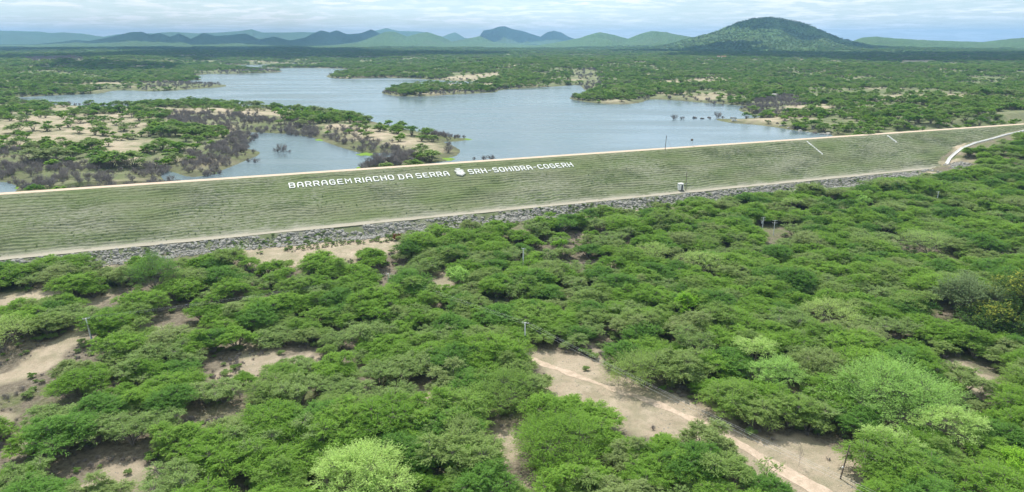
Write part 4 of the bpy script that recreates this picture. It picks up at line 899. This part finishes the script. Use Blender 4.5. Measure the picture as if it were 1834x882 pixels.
for wd, xa, xb, ya, yb in words:
    q0, q1 = PS(xa + 1, ya), PS(xb - 2, yb); seg_ = wd.split('-'); wi = 0; ci = 0
    wr = {'I': 0.0, '-': .7, 'M': 1.1}; tot = sum(wr.get(c, 1) for c in wd) + .64 * (len(wd) - 1); unit = (q1[0] - q0[0]) / tot; uu_ = q0[0]; sa, sb = s_of(q0[1]), s_of(q1[1])
    for k, ch in enumerate(wd):
        t = k / max(len(wd) - 1, 1); s0_ = sa + (sb - sa) * t; w = wr.get(ch, 1) * unit
        o = stroke_mesh(GL[ch], uu_, s0_ - .3, max(w, .01), LH - .75, .62, .42, M_white, 'letter'); uu_ += w + .64 * unit
        if ch == '-': wi += 1; ci = 0; o.name = 'hyphen'; tag(o, 'white hyphen before %s in the slope lettering' % seg_[wi], 'hyphen', 'white lettering on the dam slope'); continue
        tag(o, 'white slab letter %s, %s letter of %s on the dam slope' % (ch, ORD[ci], seg_[wi]), 'letter', 'white lettering on the dam slope'); ci += 1
# emblem slab: shield with a crowned top
e0 = PS(823.5, 310); eu, es = e0[0], s_of(e0[1]); ea, eb = PS(815, 309), PS(832, 312); W_ = (PS(833, 311)[0] - PS(815, 311)[0]); H_ = s_of(PS(826, 317)[1]) - s_of(PS(820, 303.5)[1])
em = empty('emblem_slab', (0, 0, 0)); tag(em, 'pale concrete shield emblem with crowned top between the two lines of lettering', 'emblem')
def slab(poly, h0, h1, mat, name, par):
    n = len(poly); V = [slope_pt(eu + a * W_, es - b * H_, h1) for a, b in poly] + [slope_pt(eu + a * W_, es - b * H_, h0) for a, b in poly]
    me = bpy.data.meshes.new(name); me.from_pydata(V, [], [tuple(range(n))[::-1]] + [(i, (i + 1) % n, (i + 1) % n + n, i + n) for i in range(n)]); me.materials.append(mat)
    o = bpy.data.objects.new(name, me); COL.objects.link(o); o.parent = par; return o
SH = [(-.30, .5), (.24, .5), (.17, .30), (.34, .33), (.48, .20), (.40, .02), (.50, -.22), (.02, -.5), (-.48, -.24), (-.40, .0), (-.50, .20), (-.36, .33), (-.19, .30)]
slab(SH, -.4, .75, M_emb, 'shield', em)
slab([(a * .68, b * .62 - .08) for a, b in SH[3:12]], .7, .86, M_pole, 'inner_shield', em)
slab([(-.2, .03), (.2, .03), (.2, -.02), (-.2, -.02)], .8, .93, M_emb, 'relief_bar', em)
slab([(-.03, -.05), (.04, -.05), (.04, -.26), (-.03, -.26)], .8, .93, M_emb, 'relief_bar', em)
slab([(-.22, .42), (.17, .42), (.12, .35), (-.16, .35)], .7, .84, M_pole, 'relief_bar', em)

# ------------------------------------------------------------------ gutters on the slope and along the groin
def channel(name, pts, width, wall, mat_w, mat_f, th=.28):
    """U-shaped concrete channel along 3-D points: floor and two walls"""
    pts = np.array(pts, float); e = empty(name, (0, 0, 0)); t = np.gradient(pts, axis=0); t[:, 2] = 0; t /= np.linalg.norm(t, axis=1, keepdims=True); nrm = np.stack((-t[:, 1], t[:, 0], t[:, 2] * 0), 1)
    def strip(nm, o0, o1, z0, z1, mat):
        V = np.vstack([pts + nrm * o0 + (0, 0, z1), pts + nrm * o1 + (0, 0, z1), pts + nrm * o1 + (0, 0, z0), pts + nrm * o0 + (0, 0, z0)]); n = len(pts); i = np.arange(n - 1); Q = []
        for a, b in ((0, 1), (1, 2), (2, 3), (3, 0)): Q.append(np.stack((i + a * n, i + a * n + 1, i + b * n + 1, i + b * n), 1))
        Q.append(np.array([[0, n, 2 * n, 3 * n], [n - 1, 4 * n - 1, 3 * n - 1, 2 * n - 1]])); return mesh_np(nm, V, [np.vstack(Q)], mat, e)
    strip('channel_floor', -width / 2, width / 2, -.5, .12, mat_f)
    strip('channel_wall', -width / 2 - th, -width / 2, -.5, wall, mat_w); strip('channel_wall', width / 2, width / 2 + th, -.5, wall, mat_w); return e
cpts = []
for a, b in [(1694, 303.5), (1699, 292), (1708, 283), (1722, 272), (1745, 263), (1775, 254), (1800, 246), (1834, 239), (1870, 233), (1900, 229)]:
    q = PS(a, b); xx, yy = xy(q[0], q[1]); z_ = float(zdam(q[1])); cpts.append((xx, yy, max(z_, zat(xx, yy)) + .25))
cp = np.array(cpts); s_l = np.concatenate(([0], np.cumsum(np.linalg.norm(np.diff(cp, axis=0), axis=1)))); tt = np.arange(0, s_l[-1], 2.0); cp = np.stack([np.interp(tt, s_l, cp[:, i]) for i in range(3)], 1)
ch = channel('concrete_channel', cp, 1.7, .55, M_white, M_lightconc); tag(ch, 'white concrete drainage channel curving up the right end of the dam', 'channel')
for (a, b, c, d, lab) in [(1445, 254.5, 1473, 277.5, 'longer white gutter running down the dam slope at right'), (1589, 243.5, 1606, 256, 'shorter white gutter on the slope farther right')]:
    q0, q1 = PS(a, b), PS(c, d); pts = []
    for t in np.linspace(0, 1, 16):
        u_, v_ = q0[0] + (q1[0] - q0[0]) * t, q0[1] + (q1[1] - q0[1]) * t; xx, yy = xy(u_, v_); pts.append((xx, yy, float(zdam(v_)) + .22))
    ch = channel('slope_gutter', pts, .55, .38, M_white, M_lightconc, .2); tag(ch, lab, 'gutter', 'gutters down the dam slope')

# ------------------------------------------------------------------ poles
def util_pole(px, py, hgt, label, rz, arms=1, lean=(0, 0), transformer=False, z0=None, group='concrete utility poles', arm_w=2.3, thick=.27):
    q = P(px, py, 0 if z0 is None else z0); z = zat(q[0], q[1]) if z0 is None else z0; q = P(px, py, z)
    e = empty('utility_pole', (q[0], q[1], z), rz); e.rotation_euler = (lean[0], lean[1], rz); tag(e, label, 'utility pole', group)
    b = MB(); b.tube((0, 0, -1), (0, 0, hgt), thick * 1.25, thick * .75, 10); b.build('shaft', M_pole, e, smooth=False)
    for k in range(arms):
        h = hgt - .25 - k * 1.35; c = MB(); c.box((0, thick * .9 + .07, h), (arm_w, .13, .16)); ca = c.build('crossarm', M_conc, e, bevel=.01)
        for xx in (-arm_w / 2 + .12, 0.32, arm_w / 2 - .12):
            d = MB(); d.tube((xx, thick * .9 + .07, h + .08), (xx, thick * .9 + .07, h + .16), .03, .03, 6); d.tube((xx, thick * .9 + .07, h + .16), (xx, thick * .9 + .07, h + .22), .09, .11, 8); d.tube((xx, thick * .9 + .07, h + .22), (xx, thick * .9 + .07, h + .40), .08, .05, 8); d.build('insulator', M_ceramic, ca)
    if transformer:
        d = MB(); d.tube((-.62, 0, hgt - 3.3), (-.62, 0, hgt - 2.3), .38, .38, 14); d.tube((-.62, 0, hgt - 2.3), (-.62, 0, hgt - 2.22), .41, .3, 14)
        d.box((-.25, 0, hgt - 2.7), (.5, .16, .1)); t = d.build('transformer', M_metal, e)
        d = MB(); d.tube((-.72, 0, hgt - 2.24), (-.74, 0, hgt - 1.9), .05, .03, 6); d.tube((-.52, 0, hgt - 2.24), (-.5, 0, hgt - 1.9), .05, .03, 6); d.build('bushing', M_ceramic, t)
    return e
PA = util_pole(166, 614, 9.2, 'leftmost concrete pole with bright insulators rising from the open woodland', R_(20), lean=(R_(1), R_(-4)))
PB = util_pole(696, 512, 5.4, 'short-looking pole with tilted crossarm rising from the trees below the sandy clearing', R_(-28), arm_w=2.6)
PC = util_pole(940, 627, 10.0, 'concrete pole with crossarm at the top end of the dirt track clearing', R_(-20), arm_w=2.4)
util_pole(937, 479, 9.0, 'thin concrete pole standing in dense trees above the middle of the woodland', R_(-30))
util_pole(1364, 423, 10.2, 'taller pole carrying a grey transformer, left one of a pair in the trees', R_(15), arms=2, transformer=True, arm_w=2.6, thick=.2)
util_pole(1385, 422, 8.4, 'pole with two crossarms, right one of the pair in the trees', R_(-10), arms=2, arm_w=2.6, thick=.19)
util_pole(1677, 366, 8.0, 'distant thin pole in the trees below the concrete channel', R_(10))
util_pole(1406, 508, 6.6, 'pole tip barely showing above the dense trees in the right woodland', R_(0), arm_w=1.4)
# leaning wooden pole, bottom right
q = P(1505, 858, 0); z = zat(q[0], q[1]); wp_ = empty('wooden_pole', (q[0], q[1], z), 0); wp_.rotation_euler = (0, R_(6), 0); tag(wp_, 'leaning dark wooden pole with a small white box on the sand at bottom right', 'pole')
b = MB(); b.tube((0, 0, -.8), (0, 0, 9.2), .19, .13, 9); b.build('shaft', M_wood, wp_)
b = MB(); b.box((-.27, -.1, 3.2), (.3, .25, .4)); b.tube((-.27, -.1, 3.42), (-.2, 0, 3.7), .03, .03, 6); b.build('meter_box', M_white, wp_, bevel=.015)
b = MB(); b.tube((0, 0, 7.6), (6.2, 5.5, -.2), .02, .02, 5); b.build('guy_wire', M_wire, wp_)
b = MB(); b.tube((-.25, .03, 8.9), (.25, .03, 8.9), .03, .03, 6); b.tube((-.2, .03, 8.9), (-.2, .03, 9.1), .06, .05, 8); b.tube((.2, .03, 8.9), (.2, .03, 9.1), .06, .05, 8); b.build('bracket', M_wood, wp_)
# tall pole on the crest and the pole by the hut
def crest_item(px, py, v):
    d = ray(px, py); u0, v0 = uv(0, 0); du_ = d[0] * du[0] + d[1] * du[1]; dv_ = d[0] * du[1] - d[1] * du[0]; k = (float(zdam(v)) - HC) / d[2]; q = P(px, py, float(zdam(v))); uu, vv = uv(q[0], q[1]); a, b = xy(float(uu), v); return a, b, float(zdam(v))
a, b_, z = crest_item(1192, 269, .8); e = empty('wooden_pole', (a, b_, z), ANG); e.rotation_euler = (0, R_(2), 0); tag(e, 'tall dark guyed pole standing on the dam crest against the lake', 'pole')
b = MB(); b.tube((0, 0, -1), (0, 0, 10.2), .24, .15, 8); b.build('shaft', M_wood, e); b = MB(); b.tube((0, 0, 9.2), (5.6, 3.0, 0), .035, .035, 5); b.build('guy_wire', M_wood, e)
b = MB(); b.box((0, 0, 9.0), (.5, .3, .6)); b.build('equipment_box', M_black, e, bevel=.02)
a, b_, z = crest_item(1242, 263, -4.9); e = empty('signal_frame', (a, b_, z), ANG); tag(e, 'small two-legged stand with a dark box on the dam crest', 'stand')
for sx in (-.9, .9): b = MB(); b.tube((sx, 0, -.3), (sx * .8, 0, 4.0), .09, .08, 6); b.build('leg', M_metal, e)
b = MB(); b.box((0, 0, 4.5), (1.7, .6, 1.3)); b.box((0, 0, 5.22), (1.9, .8, .1)); b.build('dark_box', M_wood, e, bevel=.02)
b = MB(); b.box((0, 0, 2.0), (1.55, .07, .07)); b.build('brace', M_metal, e)
# little white hut by the toe road
a, b_ = [float(t) for t in P(1219, 340, 9)[:2]]; uu, vv = uv(a, b_); a, b_ = xy(float(uu), BV - 2.2); hz = BZ + .2
hut = empty('instrument_hut', (a, b_, hz), ANG + R_(-12)); tag(hut, 'small white hut with a black doorway on the slope just above the toe road', 'hut')
b = MB(); b.box((0, 0, -.2), (3.6, 3.4, 1.6)); b.build('plinth', M_darkrock, hut, bevel=.03)
def wall_panels():
    b = MB(); t = .15; w, d, h = 3.0, 2.8, 4.1; z0 = .6
    b.box((-w / 2 + t / 2, 0, z0 + h / 2), (t, d, h)); b.box((w / 2 - t / 2, 0, z0 + h / 2), (t, d, h)); b.box((0, d / 2 - t / 2, z0 + h / 2), (w - 2 * t, t, h))
    b.box((-.62, -d / 2 + t / 2, z0 + h / 2), (w - 2 * t - 1.24 - .22, t, h)); b.box((1.2, -d / 2 + t / 2, z0 + h / 2), (.3, t, h)); b.box((.44, -d / 2 + t / 2, z0 + h - .35), (1.2, t, .7)); return b
wall_panels().build('wall', M_white, hut)
b = MB(); b.box((0, 0, 4.78), (3.3, 3.1, .16)); b.build('roof', M_white, hut, bevel=.02)
b = MB(); b.box((.44, -.95, 2.28), (1.16, .06, 3.3)); b.build('doorway', M_black, hut)
a, b_, z = crest_item(1229, 342, BV - .8); e = empty('wooden_pole', (a, b_, z), ANG); e.rotation_euler = (0, R_(-1), 0); tag(e, 'thin dark pole beside the little white hut', 'pole')
b = MB(); b.tube((0, 0, -1), (0, 0, 12.4), .22, .14, 8); b.build('shaft', M_wood, e); b = MB(); b.box((-.1, 0, 11.8), (.9, .1, .12)); b.box((0, 0, 4.3), (.45, .3, .6)); b.build('fitting', M_metal, e)

# wires
def wires(pa, pb, sag, label, rw=.013, offs=((-1, 0), (.3, 0), (1, 0)), hA=None, hB=None):
    dirv = (pb - pa); n_ = np.array((-dirv[1], dirv[0], 0)); n_ /= np.linalg.norm(n_)
    for k, (o_, h_) in enumerate(offs):
        b = MB(); N_ = 26; prev = None
        for i in range(N_ + 1):
            t = i / N_; q = pa + dirv * t + n_ * o_ * 1.05 + np.array((0, 0, h_ - 4 * sag * t * (1 - t)))
            if prev is not None: b.tube(prev, q, rw, rw, 4)
            prev = q
        o = b.build('power_line', M_wire); tag(o, '%s of the three bare wires %s' % (('nearest', 'middle', 'farthest')[k], label), 'wire', 'bare wires between the concrete poles')
def top(e, h): return np.array(e.location) + np.array((0, 0, h))
tA, tB, tC = top(PA, 9.3), top(PB, 5.5), top(PC, 10.05); tD = np.array((*P(1640, 985, 0)[:2], 8.0))
wires(tC, tD, .8, 'running from the clearing pole to the bottom right')
wires(tB, tC, .6, 'between the tilted-crossarm pole and the clearing pole', .010)
wires(tA, tB, 1.2, 'between the leftmost pole and the tilted-crossarm pole', .009)

# ------------------------------------------------------------------ parked car on the spit
q = P(1315, 218.5, ZW + .4); z = max(zat(q[0], q[1]), ZW + .15); car = empty('parked_car', (q[0], q[1], z), R_(8)); tag(car, 'white car parked at the end of the sandy spit in the lake', 'car'); car.scale = (1.15,) * 3
def prism(prof, w0, w1, name, mat, par, ztaper=None):
    n = len(prof); V = [(x_, -(w0 if z_ < 1.0 else w1) / 2, z_) for x_, z_ in prof] + [(x_, (w0 if z_ < 1.0 else w1) / 2, z_) for x_, z_ in prof]
    me = bpy.data.meshes.new(name); me.from_pydata(V, [], [tuple(range(n)), tuple(range(n, 2 * n))[::-1]] + [((i + 1) % n, i, i + n, (i + 1) % n + n) for i in range(n)]); me.materials.append(mat)
    o = bpy.data.objects.new(name, me); COL.objects.link(o); o.parent = par; m = o.modifiers.new('bevel', 'BEVEL'); m.width = .04; m.segments = 2; return o
prism([(-2.2, .35), (2.2, .35), (2.25, .8), (2.0, .97), (-2.15, .99), (-2.25, .7)], 1.75, 1.75, 'body', M_carpaint, car)
prism([(-2.05, .98), (1.2, .98), (.65, 1.44), (-1.75, 1.44)], 1.62, 1.4, 'window_band', M_glass, car)
prism([(-1.78, 1.445), (.68, 1.445), (.55, 1.53), (-1.65, 1.53)], 1.38, 1.36, 'roof', M_carpaint, car)
for sx in (-1.35, 1.38):
    for sy in (-.78, .78):
        b = MB(); b.tube((sx, sy - .1, .33), (sx, sy + .1, .33), .33, .33, 16); wl = b.build('wheel', M_rubber, car); b = MB(); b.tube((sx, sy - .115, .33), (sx, sy + .115, .33), .17, .17, 12); b.build('rim', M_metal, wl)
for sy in (-.62, .62): b = MB(); b.box((2.2, sy, .75), (.1, .3, .14)); b.build('headlight', M_ceramic, car)
# farmstead far beyond the lake
def house(px, py, zg, w, d, h, rz, label, roofm):
    q = P(px, py, zg); z = zat(q[0], q[1]); q = P(px, py, z + 4); z = zat(q[0], q[1]); e = empty('farm_house', (q[0], q[1], z + 3.4), rz); tag(e, label, 'house')
    b = MB(); b.box((0, 0, h / 2 - 2.5), (w, d, h + 5)); wl = b.build('wall', M_white, e)
    V = [(-w / 2 - .5, -d / 2 - .5, h), (w / 2 + .5, -d / 2 - .5, h), (w / 2 + .5, d / 2 + .5, h), (-w / 2 - .5, d / 2 + .5, h), (-w / 2 - .5, 0, h + d * .28), (w / 2 + .5, 0, h + d * .28)]
    me = bpy.data.meshes.new('roof'); me.from_pydata(V, [], [(0, 1, 5, 4), (2, 3, 4, 5), (0, 4, 3), (1, 2, 5), (0, 3, 2, 1)]); me.materials.append(roofm); o = bpy.data.objects.new('roof', me); COL.objects.link(o); o.parent = e
    b = MB(); b.box((-w * .05, -d / 2 - .02, 1.1), (1.2, .1, 2.2)); b.build('door', M_wood, e)
    for xx in (-.3, .28): b = MB(); b.box((w * xx, -d / 2 - .02, 1.6), (1.4, .1, 1.1)); b.build('window', M_black, e)
house(1296, 101, 42, 17, 9, 3.2, R_(8), 'larger far farmhouse with clay tile roof beyond the lake', M_tile)
house(1287, 101, 42, 9, 7, 2.8, R_(-5), 'smaller white farmhouse left of the larger one beyond the lake', M_tile)

# weeds on the bank and between the toe rocks
srcw = [list(Fs[k_].children) for k_ in (0, 2, 5)] + [list(Ds[k_].children) for k_ in (0, 2)]
r = np.random.default_rng(77); n = 5200; U = r.uniform(-460, GU[0], n); V = BV + 5 + r.uniform(0, 1, n) ** .8 * 22; k = fbm(U, V, 12, 3, 89) > -.02; U, V = U[k], V[k]; a, b = xy(U, V)
scatter('toe_weeds', a, b, np.maximum(toe_z(U, V), natural(a, b)), r.uniform(.1, .3, len(U)), r.integers(0, 5, len(U)), srcw, 'low weeds growing between the rocks of the dam toe', 'weeds')
n = 6500; U = r.uniform(-460, GU[-1], n); V = r.uniform(1, BV - 1, n); lim = np.interp(U, GU, [g_[1] for g_ in GROIN], left=99, right=0); k = (fbm(U, V * 2, 18, 4, 90) > .06) & ~((U > -148) & (U < 46) & (V > 4) & (V < 17)) & (V < lim - 3); U, V = U[k], V[k]; a, b = xy(U, V)
scatter('slope_weeds', a, b, slope_z(U, V) - .03, r.uniform(.04, .11, len(U)), r.integers(0, 4, len(U)), srcw, 'small weeds dotted over the grassy dam slope', 'weeds')
# litter stones on the clearings
r = np.random.default_rng(21); n = 5200; X = r.uniform(-150, 190, n); Y = r.uniform(120, 330, n); u, v = uv(X, Y); k = (v > BV + 35) & ((fbm(X, Y, 16, 3, 71) > .05) | (bare_mask(X, Y) < 0)); X, Y = X[k], Y[k]; k = dist_line(X, Y, TRK) > 2.4; X, Y = X[k], Y[k]
scatter('loose_stones', X, Y, natural(X, Y), r.uniform(.12, .42, len(X)), r.integers(0, 4, len(X)), [[o] for o in BR], 'small stones strewn over the bare ground between the trees', 'stones')
# low dry scrub on the ground between the trees
n = 16000; X = r.uniform(-200, 240, n); Y = r.uniform(115, 360, n); u, v = uv(X, Y); bm_ = bare_mask(X, Y); k = (v > BV + 34) & ((bm_ > -1.0) | (r.uniform(0, 1, n) < .03)) & (fbm(X, Y, 9, 3, 73) > -.05) & (dist_line(X, Y, TRK) > 3); X, Y = X[k], Y[k]
scatter('dry_undergrowth', X, Y, natural(X, Y) - .1, r.uniform(.15, .5, len(X)), np.where(r.uniform(0, 1, len(X)) < .55, r.integers(0, 4, len(X)), 4 + r.integers(0, 2, len(X))), [list(Ds[k_].children) for k_ in (0, 1, 2, 3)] + [list(Fs[2].children), list(Fs[5].children)], 'low dry scrub on the ground between the trees', 'undergrowth')

# ------------------------------------------------------------------ clouds above the frame whose shadows fall on the plain and hills
import bmesh
g = G('cloud_white'); M_cloud = g.out(g.bsdf((0.85, 0.86, 0.88), 1.0, spec=0.0))
def cloud(cx, cy, cz, rx, ry, rot, seed):
    q = (cx, cy, cz); off = sd * ((1700 - cz) / sd.z); bm = bmesh.new(); bmesh.ops.create_icosphere(bm, subdivisions=5, radius=1)
    co = np.array([v.co[:] for v in bm.verts]); nn_ = fbm(co[:, 0] * 3 + seed, co[:, 1] * 3 + co[:, 2], 1.2, 4, seed) * .7; co = co * (1 + nn_)[:, None]; co[:, 2] = np.where(co[:, 2] < 0, co[:, 2] * .2, co[:, 2])
    for v, c in zip(bm.verts, co): v.co = Vector((c[0] * rx, c[1] * ry, c[2] * min(rx, ry) * .35))
    me = bpy.data.meshes.new('cloud'); bm.to_mesh(me); bm.free(); me.materials.append(M_cloud); me.polygons.foreach_set('use_smooth', [True] * len(me.polygons)); o = bpy.data.objects.new('cloud', me); COL.objects.link(o)
    o.location = (q[0] + off[0], q[1] + off[1], 1700); o.rotation_euler = (0, 0, rot); tag(o, kind='structure')
for i, (a, D, rx, ry, rot) in enumerate([(440, 4300, 600, 1500, 0), (230, 6600, 1300, 1700, 0), (715, 3650, 450, 620, 0), (1600, 3500, 900, 620, .1), (1790, 3050, 520, 480, 0), (1230, 4300, 420, 500, 0), (205, 2250, 190, 220, 0)]):
    q = PD(a, 90, D); cloud(q[0], q[1], 40, rx, ry, rot, 10 + i)
q = PD(1440, 60, 5600); cloud(q[0] + 110, q[1] + 20, 200, 600, 430, .2, 31)
q = PD(400, 70, 11500); cloud(q[0], q[1] - 300, 100, 5200, 1300, 0, 32)
q = PD(935, 70, 13500); cloud(q[0], q[1] - 300, 100, 1900, 1000, 0, 33)

# ------------------------------------------------------------------ haze
b = MB(); b.box((0, 0, 223), (47000, 47000, 454)); 
hm = new_mat('haze_air'); t_ = hm.node_tree; ho = t_.nodes.new('ShaderNodeOutputMaterial'); pv = t_.nodes.new('ShaderNodeVolumePrincipled'); t_.links.new(pv.outputs[0], ho.inputs['Volume'])
pv.inputs['Color'].default_value = (0.34, 0.64, 1.0, 1); pv.inputs['Density'].default_value = 6.8e-5; pv.inputs['Anisotropy'].default_value = 0.2
hz_ = b.build('haze', hm); tag(hz_, kind='stuff'); tag(hz_, 'pale air haze over the whole valley', 'haze')
print('objects', len(S.objects))
